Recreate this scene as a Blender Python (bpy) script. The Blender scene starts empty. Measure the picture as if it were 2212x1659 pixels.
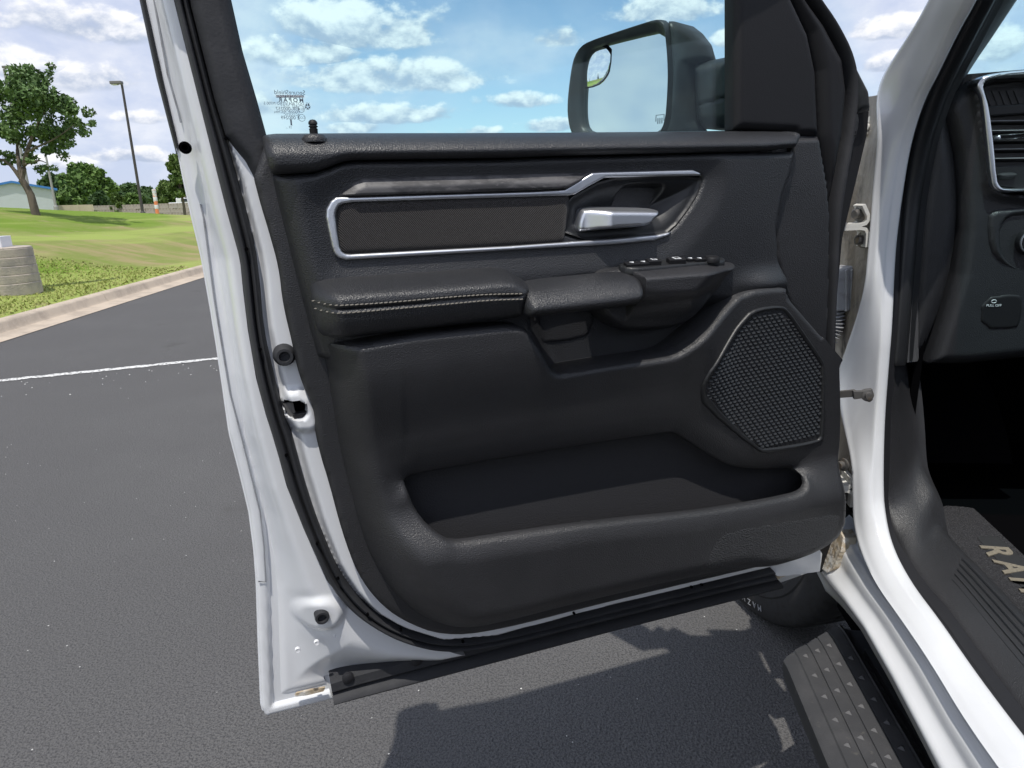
import bpy, math, random
import numpy as np
from mathutils import Matrix, Vector
random.seed(7); rng = np.random.default_rng(7)
sc = bpy.context.scene
col = sc.collection
R_ = math.radians

# ------------------------------------------------------------------ camera, world, sun, exposure
F, CX, CY = 1475.0, 1106.0, 829.5            # focal length and centre in 2212 x 1659 picture units
CAMH = 1.28
PITCH, ROLL = R_(15.1), R_(1.63)
_f = np.array([0, math.cos(PITCH), -math.sin(PITCH)])
_r0 = np.array([1, 0, 0.]); _u0 = np.array([0, math.sin(PITCH), math.cos(PITCH)])
_R = _r0*math.cos(ROLL)-_u0*math.sin(ROLL); _U = _u0*math.cos(ROLL)+_r0*math.sin(ROLL)
CAM = np.array([0, 0, CAMH])
cd = bpy.data.cameras.new('camera'); cam = bpy.data.objects.new('camera', cd); col.objects.link(cam)
cd.sensor_width = 36; cd.lens = F/2212*36; cd.clip_start = .02; cd.clip_end = 3000
m = Matrix.Identity(4)
for i in range(3):
    m[i][0] = _R[i]; m[i][1] = _U[i]; m[i][2] = -_f[i]; m[i][3] = CAM[i]
cam.matrix_world = m
sc.camera = cam
vs = sc.view_settings; vs.view_transform = 'Standard'; vs.look = 'None'; vs.exposure = 0.25; vs.gamma = 1
SUN_EL = R_(69); SUN_AZ = R_(191.5)          # compass angle of the sun from +Y clockwise
sun_dir = np.array([math.cos(SUN_EL)*math.sin(SUN_AZ), math.cos(SUN_EL)*math.cos(SUN_AZ), math.sin(SUN_EL)])
sl = bpy.data.lights.new('sun', 'SUN'); sl.energy = 3.0; sl.angle = R_(.55); sl.color = (1, .955, .88)
so = bpy.data.objects.new('sun', sl); col.objects.link(so)
so.rotation_euler = Vector(sun_dir).to_track_quat('Z', 'Y').to_euler()
sc.cycles.max_bounces = 6; sc.cycles.use_adaptive_sampling = True; sc.cycles.adaptive_threshold = .02; sc.cycles.use_denoising = True; sc.cycles.transparent_max_bounces = 16
sc.cycles.caustics_reflective = False; sc.cycles.caustics_refractive = False

def rays(p):
    p = np.atleast_2d(np.asarray(p, float))
    return _f+np.outer((p[:, 0]-CX)/F, _R)-np.outer((p[:, 1]-CY)/F, _U)
def azel(x, y):
    r = rays([(x, y)])[0]; r /= np.linalg.norm(r)
    return math.atan2(r[0], r[1]), math.asin(r[2])

class X:                                     # tiny expression builder for shader maths
    nt = None
    def __init__(s, k): s.k = k
    @staticmethod
    def op(o, *a, clamp=False):
        n = X.nt.nodes.new('ShaderNodeMath'); n.operation = o; n.use_clamp = clamp
        for i, v in enumerate(a):
            if isinstance(v, X): X.nt.links.new(v.k, n.inputs[i])
            else: n.inputs[i].default_value = v
        return X(n.outputs[0])
    def __add__(s, o): return X.op('ADD', s, o)
    __radd__ = __add__
    def __sub__(s, o): return X.op('SUBTRACT', s, o)
    def __rsub__(s, o): return X.op('SUBTRACT', o, s)
    def __mul__(s, o): return X.op('MULTIPLY', s, o)
    __rmul__ = __mul__
def sstep(x, a, b):
    n = X.nt.nodes.new('ShaderNodeMapRange'); n.interpolation_type = 'SMOOTHSTEP'
    X.nt.links.new(x.k, n.inputs[0]); n.inputs[1].default_value = a; n.inputs[2].default_value = b
    return X(n.outputs[0])
def mixc(fac, a, b):
    n = X.nt.nodes.new('ShaderNodeMix'); n.data_type = 'RGBA'; n.clamp_factor = True
    for v, i in ((fac, 0), (a, 6), (b, 7)):
        if isinstance(v, X): X.nt.links.new(v.k, n.inputs[i])
        else: n.inputs[i].default_value = v if i == 0 else (*v, 1)
    return X(n.outputs[2])

def build_world():
    w = bpy.data.worlds.new('World'); sc.world = w; w.use_nodes = True
    nt = w.node_tree; nt.nodes.clear(); X.nt = nt
    out = nt.nodes.new('ShaderNodeOutputWorld'); bg = nt.nodes.new('ShaderNodeBackground')
    nt.links.new(bg.outputs[0], out.inputs[0])
    sky = nt.nodes.new('ShaderNodeTexSky'); sky.sky_type = 'NISHITA'; sky.sun_disc = False
    sky.sun_elevation = SUN_EL; sky.sun_rotation = SUN_AZ; sky.air_density = 1.0; sky.dust_density = .25; sky.ozone_density = 2.2
    tc = nt.nodes.new('ShaderNodeTexCoord'); sep = nt.nodes.new('ShaderNodeSeparateXYZ')
    nt.links.new(tc.outputs['Generated'], sep.inputs[0])
    x, y, z = (X(sep.outputs[i]) for i in range(3))
    az = X.op('ARCTAN2', x, y); el = X.op('ARCSINE', z)
    def noise(vx, vy, vz, scale, detail, rough=.55, dist=0.):
        c = nt.nodes.new('ShaderNodeCombineXYZ')
        for i, v in enumerate((vx, vy, vz)):
            if isinstance(v, X): nt.links.new(v.k, c.inputs[i])
            else: c.inputs[i].default_value = v
        n = nt.nodes.new('ShaderNodeTexNoise'); n.noise_dimensions = '3D'
        n.inputs['Scale'].default_value = scale; n.inputs['Detail'].default_value = detail
        n.inputs['Roughness'].default_value = rough; n.inputs['Distortion'].default_value = dist
        nt.links.new(c.outputs[0], n.inputs[0]); return X(n.outputs[0])
    elv = X.op('MAXIMUM', el, 0.0)
    ey = elv*1.55
    n1 = noise(az, ey, 3.1, 15.0, 7, .58, .15)          # billows
    n1u = noise(az, ey+.02, 3.1, 15.0, 7, .58, .15)    # the same a little higher: tells lit tops from bases
    n2 = noise(az, ey, 8.4, 2.6, 5, .55, .4)         # large veil
    n3 = noise(az, ey*1.3, 5.7, 4.2, 6, .6, .2)      # scattered cumulus over the whole sky
    dn = (n1-.5)
    # cumulus heaps (picture x, y of the centre, half width, half height above base)
    clouds = [(790, 70, 235, 76), (850, 174, 250, 54), (640, 118, 140, 56), (1112, 222, 92, 28), (862, 254, 170, 32),
              (1205, 86, 58, 34), (1440, 24, 160, 52), (1580, 84, 44, 32), (770, 280, 70, 20), (1000, 285, 90, 16),
              (200, 66, 200, 58), (60, 145, 120, 56), (190, 178, 150, 48), (310, 256, 80, 24), (290, 340, 120, 24), (120, 352, 110, 26),
              (1930, 140, 80, 30), (1950, 60, 120, 40), (2160, 100, 60, 60), (1190, 275, 80, 22), (560, 230, 110, 40), (1330, 150, 90, 26)]
    m_ = None; shd = None
    for (cx, cy, hw, hh) in clouds:
        a0, e0 = azel(cx, cy); a1, _ = azel(cx+hw, cy); _, e1 = azel(cx, cy-hh)
        dx = (az-a0)*(1/abs(a1-a0)); dy = (el-e0)*(1/abs(e1-e0))
        dyy = X.op('MAXIMUM', dy, dy*-1.9)
        g = 1.0-dx*dx-dyy*dyy
        if m_ is None: m_, shd = g, dy
        else:
            k = X.op('GREATER_THAN', g, m_)
            shd = shd+(dy-shd)*k
            m_ = X.op('MAXIMUM', m_, g)
    m_ = X.op('MAXIMUM', m_, -1.2)
    dens1 = sstep(m_*.55+dn*2.4, -.02, .40)
    dens2 = sstep(n3+dn*.35, .56, .74)*sstep(X.op('ABSOLUTE', az), .75, 1.0)
    dens2b = sstep(n3+dn*.35, .56, .74)*sstep(el, .42, .6)
    dens2 = X.op('MAXIMUM', dens2, dens2b)
    emb = (n1-n1u)*3.2
    lit = sstep(shd*.55+emb+dn*.9, -.55, .75)
    lit2 = sstep(emb*1.3+dn, -.3, .5)
    base = nt.nodes.new('ShaderNodeVectorMath'); base.operation = 'SCALE'
    nt.links.new(sky.outputs[0], base.inputs[0]); base.inputs['Scale'].default_value = .12
    skyc = X(base.outputs[0])
    hz = X.op('POWER', 1.0-X.op('MINIMUM', elv*1.9, 1.0), 2.2)
    skyc = mixc(hz*.22, skyc, (.55, .70, .88))
    leftv = sstep(az*-1.0, .12, .5)                   # the veil is thicker over the lawn
    rightv = sstep(az, .35, .6)
    veil = sstep(n2+leftv*.34+rightv*.26+hz*.05, .44, .80)
    vc = mixc(sstep(n3*.7+n1*.3, .38, .62), (.50, .56, .74), (.78, .79, .86))
    c = mixc(veil*.88, skyc, vc)
    ccol = mixc(lit, (.40, .47, .61), (.92, .92, .94))
    c = mixc(dens1*.93, c, ccol)
    ccol2 = mixc(lit2, (.46, .50, .62), (.92, .92, .94))
    c = mixc(dens2*.85, c, ccol2)
    below = sstep(el, -.03, .0)
    c = mixc(below, (.16, .16, .15), c)
    nt.links.new(c.k, bg.inputs[0]); bg.inputs[1].default_value = 1.0
build_world()
sc.world.cycles.sampling_method = 'MANUAL'; sc.world.cycles.sample_map_resolution = 256

# ------------------------------------------------------------------ materials
M = {}
def mk(name, base, rough=.5, metal=0., spec=.5, coat=0., bump=None, var=None, coords='Object', sheen=0.):
    """bump: list of (type, scale, strength(m)) ; var: (scale, colour2, lo, hi[, stretch])"""
    mt = bpy.data.materials.new(name); mt.use_nodes = True; nt = mt.node_tree; X.nt = nt
    bs = nt.nodes['Principled BSDF']; I = bs.inputs
    I['Base Color'].default_value = (*base, 1); I['Roughness'].default_value = rough; I['Metallic'].default_value = metal
    I['Specular IOR Level'].default_value = spec; I['Coat Weight'].default_value = coat; I['Coat Roughness'].default_value = .08
    if sheen: I['Sheen Weight'].default_value = sheen
    tc = nt.nodes.new('ShaderNodeTexCoord'); co = tc.outputs[coords]
    def mapped(st):
        if not st: return co
        mp = nt.nodes.new('ShaderNodeMapping'); mp.inputs['Scale'].default_value = st
        nt.links.new(co, mp.inputs[0]); return mp.outputs[0]
    if var:
        prev = None
        for v in var:
            sca, c2, lo, hi = v[:4]; st = v[4] if len(v) > 4 else None
            n = nt.nodes.new('ShaderNodeTexNoise'); n.inputs['Scale'].default_value = sca; n.inputs['Detail'].default_value = 6
            n.inputs['Roughness'].default_value = .6
            nt.links.new(mapped(st), n.inputs[0])
            f = sstep(X(n.outputs[0]), lo, hi)
            prev = mixc(f, prev if prev else base, c2)
        nt.links.new(prev.k, I['Base Color'])
    if bump:
        nb = None
        for b in bump:
            ty, sca, dist = b[:3]; st = b[3] if len(b) > 3 else None
            if ty == 'noise':
                n = nt.nodes.new('ShaderNodeTexNoise'); n.inputs['Scale'].default_value = sca; n.inputs['Detail'].default_value = 4; o = n.outputs[0]; nt.links.new(mapped(st), n.inputs[0])
            elif ty == 'leather':
                w = nt.nodes.new('ShaderNodeTexNoise'); w.inputs['Scale'].default_value = sca*.4; nt.links.new(mapped(st), w.inputs[0])
                vm = nt.nodes.new('ShaderNodeVectorMath'); vm.operation = 'SCALE'; vm.inputs['Scale'].default_value = 1.1/sca
                nt.links.new(w.outputs[1], vm.inputs[0])
                va = nt.nodes.new('ShaderNodeVectorMath'); nt.links.new(mapped(st), va.inputs[0]); nt.links.new(vm.outputs[0], va.inputs[1])
                n = nt.nodes.new('ShaderNodeTexVoronoi'); n.feature = 'SMOOTH_F1'; n.inputs['Scale'].default_value = sca; n.inputs['Smoothness'].default_value = .4
                nt.links.new(va.outputs[0], n.inputs[0]); o = n.outputs[0]
            elif ty == 'vor':
                n = nt.nodes.new('ShaderNodeTexVoronoi'); n.inputs['Scale'].default_value = sca; o = n.outputs[0]; nt.links.new(mapped(st), n.inputs[0])
            elif ty == 'wave':
                n = nt.nodes.new('ShaderNodeTexWave'); n.bands_direction = b[4]; n.inputs['Scale'].default_value = sca; o = n.outputs['Fac']; nt.links.new(mapped(st), n.inputs[0])
            bn = nt.nodes.new('ShaderNodeBump'); bn.inputs['Strength'].default_value = 1; bn.inputs['Distance'].default_value = dist
            nt.links.new(o, bn.inputs['Height'])
            if nb: nt.links.new(nb.outputs[0], bn.inputs['Normal'])
            nb = bn
        nt.links.new(nb.outputs[0], I['Normal'])
    M[name] = mt; return mt

mk('white_paint', (.76, .775, .80), .24, spec=.5, coat=.5, var=[(6, (.71, .725, .75), .4, .8), (160, (.52, .50, .46), .73, .80)])
mk('dusty_shaded_paint', (.46, .43, .39), .5, var=[(7, (.16, .135, .105), .36, .60, (1, 1, .25)), (26, (.06, .055, .05), .52, .74, (1, 1, .4))], bump=[('noise', 60, .002)])  # beige dirt; dark streaks also put the hinge area's shadows into the colour
mk('mud', (.40, .32, .22), .9, var=[(60, (.55, .50, .42), .42, .6), (25, (.70, .69, .67), .5, .62)], bump=[('noise', 120, .003)])
mk('leather', (.021, .022, .025), .40, spec=.58, bump=[('leather', 690, .00050)], var=[(7, (.026, .027, .030), .4, .7), (500, (.045, .046, .05), .70, .80)])
mk('soft_plastic', (.0235, .024, .0265), .43, spec=.55, bump=[('leather', 660, .00052)], var=[(5, (.031, .031, .034), .4, .7), (500, (.05, .05, .053), .70, .80)])
mk('smooth_plastic', (.018, .019, .021), .42, spec=.45, bump=[('noise', 700, .00015)])
mk('dark_plastic', (.011, .011, .013), .55, spec=.35, bump=[('noise', 600, .0002)])
mk('mirror_plastic', (.022, .024, .026), .42, spec=.45, bump=[('noise', 900, .0001)], var=[(40, (.036, .040, .042), .4, .7)])
mk('rubber', (.032, .033, .037), .68, spec=.3, var=[(14, (.048, .049, .054), .45, .8), (300, (.09, .09, .10), .7, .82, (1, 1, .25))], bump=[('noise', 250, .0004)])
mk('seal_rubber', (.018, .018, .021), .6, spec=.35, bump=[('noise', 300, .0003)])
mk('satin_chrome', (.74, .76, .80), .40, metal=1, bump=[('noise', 300, .00004)])
mk('bright_chrome', (.78, .80, .83), .30, metal=1)
mk('steel', (.15, .145, .14), .5, metal=.5, var=[(60, (.20, .15, .10), .5, .75)])
mk('zinc_paint', (.70, .69, .65), .45, var=[(40, (.48, .40, .30), .52, .75)])
mk('fabric', (.040, .037, .037), .9, spec=.2, bump=[('wave', 190, .0008, (1, 1, 1), 'DIAGONAL')], var=[(700, (.055, .051, .050), .4, .6)], sheen=.2)
mk('wood_trim', (.11, .107, .11), .5, spec=.5, var=[(26, (.045, .044, .047), .42, .60, (1, 1, 3.2)), (130, (.15, .145, .15), .56, .74, (1, 1, 2.5))], bump=[('noise', 200, .0002)])
mk('pad_rubber', (.048, .049, .053), .72, spec=.3, var=[(16, (.066, .066, .07), .4, .75), (70, (.10, .097, .09), .6, .8)], bump=[('noise', 400, .0005)])
mk('board_plastic', (.028, .029, .031), .6, bump=[('noise', 400, .0003)])
mk('tyre_rubber', (.036, .036, .038), .85, spec=.2, var=[(50, (.028, .027, .026), .45, .75)], bump=[('noise', 500, .0005)])
mk('rim_metal', (.16, .155, .15), .5, metal=.6, var=[(40, (.07, .065, .06), .45, .7)])
mk('carpet', (.040, .040, .044), .95, spec=.1, bump=[('noise', 900, .003), ('noise', 250, .002)], var=[(400, (.10, .10, .105), .45, .7)])
mk('mat_letter', (.22, .195, .15), .85, var=[(200, (.15, .135, .11), .45, .7)])
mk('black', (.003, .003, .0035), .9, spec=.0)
mk('white_print', (.75, .77, .80), .5)
mk('stitch', (.25, .23, .195), .7)
mk('gasket_grey', (.30, .31, .33), .7, var=[(50, (.22, .22, .23), .45, .7)], bump=[('noise', 300, .0005)])
mk('print_dark', (.10, .13, .17), .6)
mk('glovebox_fibre', (.065, .065, .07), .9, bump=[('noise', 800, .001)], var=[(500, (.12, .12, .125), .45, .65)])

def glass_mat(name, tint, refl=.06):
    mt = bpy.data.materials.new(name); mt.use_nodes = True; nt = mt.node_tree; nt.nodes.clear()
    o = nt.nodes.new('ShaderNodeOutputMaterial'); tr = nt.nodes.new('ShaderNodeBsdfTransparent'); tr.inputs[0].default_value = (*tint, 1)
    gl = nt.nodes.new('ShaderNodeBsdfGlossy'); gl.inputs['Roughness'].default_value = .02
    X.nt = nt; lw = nt.nodes.new('ShaderNodeLayerWeight'); lw.inputs[0].default_value = .5
    fr = X.op('POWER', X(lw.outputs['Facing']), 5.0)*.6+.022
    mx = nt.nodes.new('ShaderNodeMixShader'); nt.links.new(fr.k, mx.inputs[0])
    nt.links.new(tr.outputs[0], mx.inputs[1]); nt.links.new(gl.outputs[0], mx.inputs[2]); nt.links.new(mx.outputs[0], o.inputs[0])
    M[name] = mt
glass_mat('window_glass', (.875, .985, .985)); glass_mat('windscreen', (.84, .975, .985))
mk('mirror', (.66, .73, .74), .05, metal=1)
mk('mirror_sharp', (.85, .88, .9), .005, metal=1)

# ------------------------------------------------------------------ helpers
def tag(o, label=None, cat=None, group=None, kind=None):
    for k, v in (('label', label), ('category', cat), ('group', group), ('kind', kind)):
        if v: o[k] = v
    return o
def thing(name, loc, label, cat, group=None):
    o = bpy.data.objects.new(name, None); col.objects.link(o); o.location = loc; o.empty_display_size = .1
    return tag(o, label, cat, group)
_inv = {}
def attach(o, parent):
    if parent is None: return o
    o.parent = parent
    if parent.parent is None: o.matrix_parent_inverse = Matrix.Translation(-parent.location)
    return o
def mesh(name, v, f, mat, parent=None, smooth=True, angle=35, kind=None, label=None):
    me = bpy.data.meshes.new(name)
    v = np.asarray(v, np.float32)
    if isinstance(f, np.ndarray) and f.ndim == 2:
        k = f.shape[1]; nf = len(f)
        me.vertices.add(len(v)); me.vertices.foreach_set('co', v.ravel())
        me.loops.add(nf*k); me.loops.foreach_set('vertex_index', f.astype(np.int32).ravel())
        me.polygons.add(nf); me.polygons.foreach_set('loop_start', np.arange(0, nf*k, k, dtype=np.int32))
        me.update(calc_edges=True); me.validate()
    else:
        me.from_pydata([tuple(map(float, p)) for p in v], [], [tuple(map(int, q)) for q in f]); me.update()
    if smooth:
        me.polygons.foreach_set('use_smooth', [True]*len(me.polygons))
        if angle < 180: me.set_sharp_from_angle(angle=R_(angle))
    if mat: me.materials.append(M[mat] if isinstance(mat, str) else mat)
    o = bpy.data.objects.new(name, me); col.objects.link(o)
    attach(o, parent)
    return tag(o, label=label, kind=kind)

class Frame:
    def __init__(s, o, e1, e2, en):
        s.o = np.array(o, float); s.e1 = np.array(e1, float); s.e2 = np.array(e2, float); s.en = np.array(en, float)
    def px(s, pts, w=0.):
        """picture points (x, y) or (x, y, w) -> (a, b) on the plane at height w"""
        pts = [tuple(p) for p in pts]
        w = np.array([p[2] if len(p) > 2 else w for p in pts]); r = rays([(p[0], p[1]) for p in pts])
        d = ((s.o-CAM)@s.en+w)/(r@s.en)
        P = CAM+r*d[:, None]-s.o
        return np.stack([P@s.e1, P@s.e2], 1)
    def world(s, a, b, w):
        a, b, w = np.broadcast_arrays(np.asarray(a, float), np.asarray(b, float), np.asarray(w, float))
        return s.o+a[..., None]*s.e1+b[..., None]*s.e2+w[..., None]*s.en
    def pt(s, p, w=0.):
        q = s.px([p], w)[0]; return s.world(q[0], q[1], w if len(p) < 3 else p[2])

AZD = R_(70.8); DW = .90
D = np.array([math.sin(AZD), math.cos(AZD), 0]); Nn = np.array([math.cos(AZD), -math.sin(AZD), 0]); Z = np.array([0, 0, 1.])
FD = Frame(np.array([0, 0, 0.])-Nn*DW, D, Z, Nn)       # door: a along the door, b height, w out of the door towards the cab
AZT = R_(6.9)
T = np.array([math.sin(AZT), math.cos(AZT), 0]); S = np.array([math.cos(AZT), -math.sin(AZT), 0])
def FS(s): return Frame(S*s, T, Z, -S)                 # plane along the truck side
def FT(t): return Frame(T*t, S, Z, -T)                 # plane across the truck
def FH(z): return Frame((0, 0, z), (1, 0, 0), (0, 1, 0), Z)

def chaikin(p, n=2, closed=True):
    p = np.asarray(p, float)
    for _ in range(n):
        if closed:
            q = np.roll(p, -1, 0); p = np.stack([.75*p+.25*q, .25*p+.75*q], 1).reshape(-1, p.shape[1])
        else:
            a, b = p[:-1], p[1:]
            mid = np.stack([.75*a+.25*b, .25*a+.75*b], 1).reshape(-1, p.shape[1])
            p = np.vstack([p[:1], mid[1:-1], p[-1:]]) if len(p) > 2 else p
    return p
def resample(p, n):
    p = np.asarray(p, float); d = np.r_[0, np.cumsum(np.linalg.norm(np.diff(p, axis=0), axis=1))]
    t = np.linspace(0, d[-1], n); return np.stack([np.interp(t, d, p[:, i]) for i in range(p.shape[1])], 1)
def segdist(U, V, A, B):
    """distance of points to a set of segments, and nearest point"""
    n = len(U); best = np.full(n, 1e9, np.float32); bx = np.zeros(n, np.float32); by = np.zeros(n, np.float32)
    U = U.astype(np.float32); V = V.astype(np.float32)
    for (ax, ay), (cx, cy) in zip(A.astype(np.float32), B.astype(np.float32)):
        dx, dy = cx-ax, cy-ay; L = dx*dx+dy*dy
        if L < 1e-14: continue
        t = np.clip(((U-ax)*dx+(V-ay)*dy)/L, 0, 1); qx = ax+t*dx; qy = ay+t*dy
        d = (U-qx)**2+(V-qy)**2; k = d < best
        best = np.where(k, d, best); bx = np.where(k, qx, bx); by = np.where(k, qy, by)
    return np.sqrt(best), bx, by
def pdist(U, V, poly):
    p = np.asarray(poly, float); s = U.shape
    return segdist(U.ravel(), V.ravel(), p[:-1], p[1:])[0].reshape(s)
def inside(U, V, poly):
    p = np.asarray(poly, float); r = np.zeros(U.shape, bool); q = np.roll(p, -1, 0)
    for (ax, ay), (bx, by) in zip(p, q):
        if ay == by: continue
        c = (ay > V) != (by > V)
        r ^= c & (U < (bx-ax)*(V-ay)/(by-ay)+ax)
    return r
def sdf(U, V, poly):
    p = np.asarray(poly, float); s = U.shape
    d = segdist(U.ravel(), V.ravel(), p, np.roll(p, -1, 0))[0].reshape(s)
    return np.where(inside(U, V, p), d, -d)
def ss(x, a, b):
    t = np.clip((x-a)/(b-a), 0, 1); return t*t*(3-2*t)
def rnd(x, r):                                         # quarter-round profile 0..1
    t = np.clip(x/r, 0, 1); return t*(2-t)

def relief(name, fr, loops, hf, res, back, mat, parent, angle=50, kind=None, label=None):
    """A padded or pressed panel: outline loops (a, b), height hf(a, b, distance to edge), skirt to height `back`."""
    if not isinstance(loops, list): loops = [loops]
    allp = np.vstack(loops); lo = allp.min(0)-res; hi = allp.max(0)+res
    na, nb = int((hi[0]-lo[0])/res)+2, int((hi[1]-lo[1])/res)+2
    ga = lo[0]+res*np.arange(na); gb = lo[1]+res*np.arange(nb)
    CA, CB = np.meshgrid(ga[:-1]+res/2, gb[:-1]+res/2, indexing='ij')
    keep = np.zeros(CA.shape, bool)
    for l in loops: keep ^= inside(CA, CB, l)
    ci, cj = np.nonzero(keep)
    idx = lambda i, j: i*nb+j
    quads = np.stack([idx(ci, cj), idx(ci+1, cj), idx(ci+1, cj+1), idx(ci, cj+1)], 1)
    used, inv = np.unique(quads, return_inverse=True); quads = inv.reshape(quads.shape)
    U = ga[used//nb].copy(); V = gb[used % nb].copy()
    e = np.concatenate([quads[:, [0, 1]], quads[:, [1, 2]], quads[:, [2, 3]], quads[:, [3, 0]]])
    key = np.sort(e, 1); kk = key[:, 0].astype(np.int64)*len(used)+key[:, 1]
    uq, first, cnt = np.unique(kk, return_index=True, return_counts=True)
    be = e[first[cnt == 1]]
    bv = np.unique(be)
    A = np.vstack(loops); B = np.vstack([np.roll(l, -1, 0) for l in loops])
    d, qx, qy = segdist(U, V, A, B)
    U[bv] = qx[bv]; V[bv] = qy[bv]; d = d.astype(float); d[bv] = 0
    W = hf(U, V, d)
    P = fr.world(U, V, W)
    remap = np.full(len(used), -1); remap[bv] = len(used)+np.arange(len(bv))
    PB = fr.world(U[bv], V[bv], back(U[bv], V[bv], W[bv]) if callable(back) else np.minimum(W[bv], back))
    sk = np.stack([be[:, 1], be[:, 0], remap[be[:, 0]], remap[be[:, 1]]], 1)
    return mesh(name, np.vstack([P, PB]), np.vstack([quads, sk]), mat, parent, angle=angle, kind=kind, label=label)

def loft(name, curves, mat, parent=None, n=80, sub=1, angle=60, closed=False, caps=False, kind=None, label=None):
    """surface through 3-D curves, each resampled to n points"""
    C = np.stack([resample(c, n) if len(c) != n else np.asarray(c, float) for c in curves])
    if sub > 1:
        k = len(C); out = []
        for i in range(k-1 if not closed else k):
            p0 = C[max(i-1, 0) if not closed else (i-1) % k]; p1 = C[i]; p2 = C[(i+1) % k]; p3 = C[min(i+2, k-1) if not closed else (i+2) % k]
            for j in range(sub):
                t = j/sub
                out.append(.5*((2*p1)+(-p0+p2)*t+(2*p0-5*p1+4*p2-p3)*t*t+(-p0+3*p1-3*p2+p3)*t**3))
        if not closed: out.append(C[-1])
        C = np.stack(out)
    k = len(C); V = C.reshape(-1, 3); f = []
    rows = k if closed else k-1
    i, j = np.meshgrid(np.arange(rows), np.arange(n-1), indexing='ij'); i = i.ravel(); j = j.ravel(); i2 = (i+1) % k
    q = np.stack([i*n+j, i2*n+j, i2*n+j+1, i*n+j+1], 1)
    fl = q
    if caps and closed:
        fl = [tuple(r) for r in q]+[tuple(a*n for a in range(k))[::-1], tuple(a*n+n-1 for a in range(k))]
    return mesh(name, V, fl, mat, parent, angle=angle, kind=kind, label=label)

def tube(name, pts, r, mat, parent=None, seg=10, caps=True):
    pts = np.asarray(pts, float); n = len(pts); r = np.broadcast_to(r, (n,)); V = []
    for i in range(n):
        t = pts[min(i+1, n-1)]-pts[max(i-1, 0)]; t /= np.linalg.norm(t)+1e-12
        a = np.cross(t, [0, 0, 1.]) if abs(t[2]) < .9 else np.cross(t, [1., 0, 0]); a /= np.linalg.norm(a); b = np.cross(t, a)
        for k in range(seg):
            th = 2*math.pi*k/seg; V.append(pts[i]+r[i]*(a*math.cos(th)+b*math.sin(th)))
    f = [(i*seg+k, i*seg+(k+1) % seg, (i+1)*seg+(k+1) % seg, (i+1)*seg+k) for i in range(n-1) for k in range(seg)]
    if caps: f += [tuple(range(seg))[::-1], tuple((n-1)*seg+k for k in range(seg))]
    return mesh(name, V, f, mat, parent, angle=50)
def lathe(name, o, axis, prof, mat, parent=None, seg=24, angle=40):
    """prof: (radius, height along the axis)"""
    o = np.asarray(o, float); t = np.asarray(axis, float)/np.linalg.norm(axis)
    a = np.cross(t, [0, 0, 1.]) if abs(t[2]) < .9 else np.cross(t, [1., 0, 0]); a /= np.linalg.norm(a); b = np.cross(t, a)
    V = []; n = len(prof)
    for r, h in prof:
        for k in range(seg):
            th = 2*math.pi*k/seg; V.append(o+t*h+max(r, 1e-5)*(a*math.cos(th)+b*math.sin(th)))
    f = [(i*seg+k, i*seg+(k+1) % seg, (i+1)*seg+(k+1) % seg, (i+1)*seg+k) for i in range(n-1) for k in range(seg)]
    f.append(tuple((n-1)*seg+k for k in range(seg)))
    return mesh(name, V, f, mat, parent, angle=angle)
def prism(name, poly, vec, mat, parent=None, bevel=0., kind=None, label=None, smooth=False):
    poly = np.asarray(poly, float); n = len(poly); V = np.vstack([poly, poly+np.asarray(vec, float)])
    f = [tuple(range(n)), tuple(range(2*n-1, n-1, -1))]+[(i, i+n, (i+1) % n+n, (i+1) % n) for i in range(n)]
    o = mesh(name, V, f, mat, parent, smooth=smooth, kind=kind, label=label)
    if bevel:
        b = o.modifiers.new('bevel', 'BEVEL'); b.width = bevel; b.segments = 2; b.limit_method = 'ANGLE'
    return o
def box(name, c, size, mat, parent=None, axes=None, bevel=0., kind=None, label=None):
    ax = np.eye(3) if axes is None else np.asarray(axes, float); h = np.asarray(size, float)/2; c = np.asarray(c, float)
    p = [c-ax[2]*h[2]+sx*ax[0]*h[0]+sy*ax[1]*h[1] for sx, sy in ((-1, -1), (1, -1), (1, 1), (-1, 1))]
    return prism(name, p, ax[2]*2*h[2], mat, parent, bevel, kind=kind, label=label)
def copies(src, mats):
    """copies of one mesh object (sharing its data) placed by 4x4 matrices; the first matrix moves the source"""
    out = []
    for i, mt in enumerate(mats):
        o = src if i == 0 else src.copy()
        if i: col.objects.link(o)
        o.matrix_basis = mt
        out.append(o)
    return out
def frame_mat(o, a, b, c, s=1.):
    mt = Matrix.Identity(4)
    for i in range(3):
        mt[i][0] = a[i]*s; mt[i][1] = b[i]*s; mt[i][2] = c[i]*s; mt[i][3] = o[i]
    return mt
def text(name, s, o, ex, ey, size, mat, parent, extrude=.0003, align='CENTER', bold=0.):
    cu = bpy.data.curves.new(name, 'FONT'); cu.body = s; cu.size = size; cu.extrude = extrude; cu.align_x = align; cu.align_y = 'CENTER'; cu.offset = bold
    t = bpy.data.objects.new(name, cu); col.objects.link(t)
    dg = bpy.context.evaluated_depsgraph_get(); me = bpy.data.meshes.new_from_object(t.evaluated_get(dg)); me.name = name
    bpy.data.objects.remove(t); bpy.data.curves.remove(cu)
    me.materials.clear(); me.materials.append(M[mat])
    ob = bpy.data.objects.new(name, me); col.objects.link(ob)
    ez = np.cross(ex, ey)
    me.transform(frame_mat(o, ex, ey, ez)); me.update()
    return attach(ob, parent)
# ------------------------------------------------------------------ the truck: driver's door
_h = T*1.26+S*.43
truck = thing('pickup_truck', (float(_h[0]), float(_h[1]), 0.), 'white pickup truck with its front door wide open', 'pickup truck')
P = lambda pts, w=0.: FD.px(pts, w)

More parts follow.
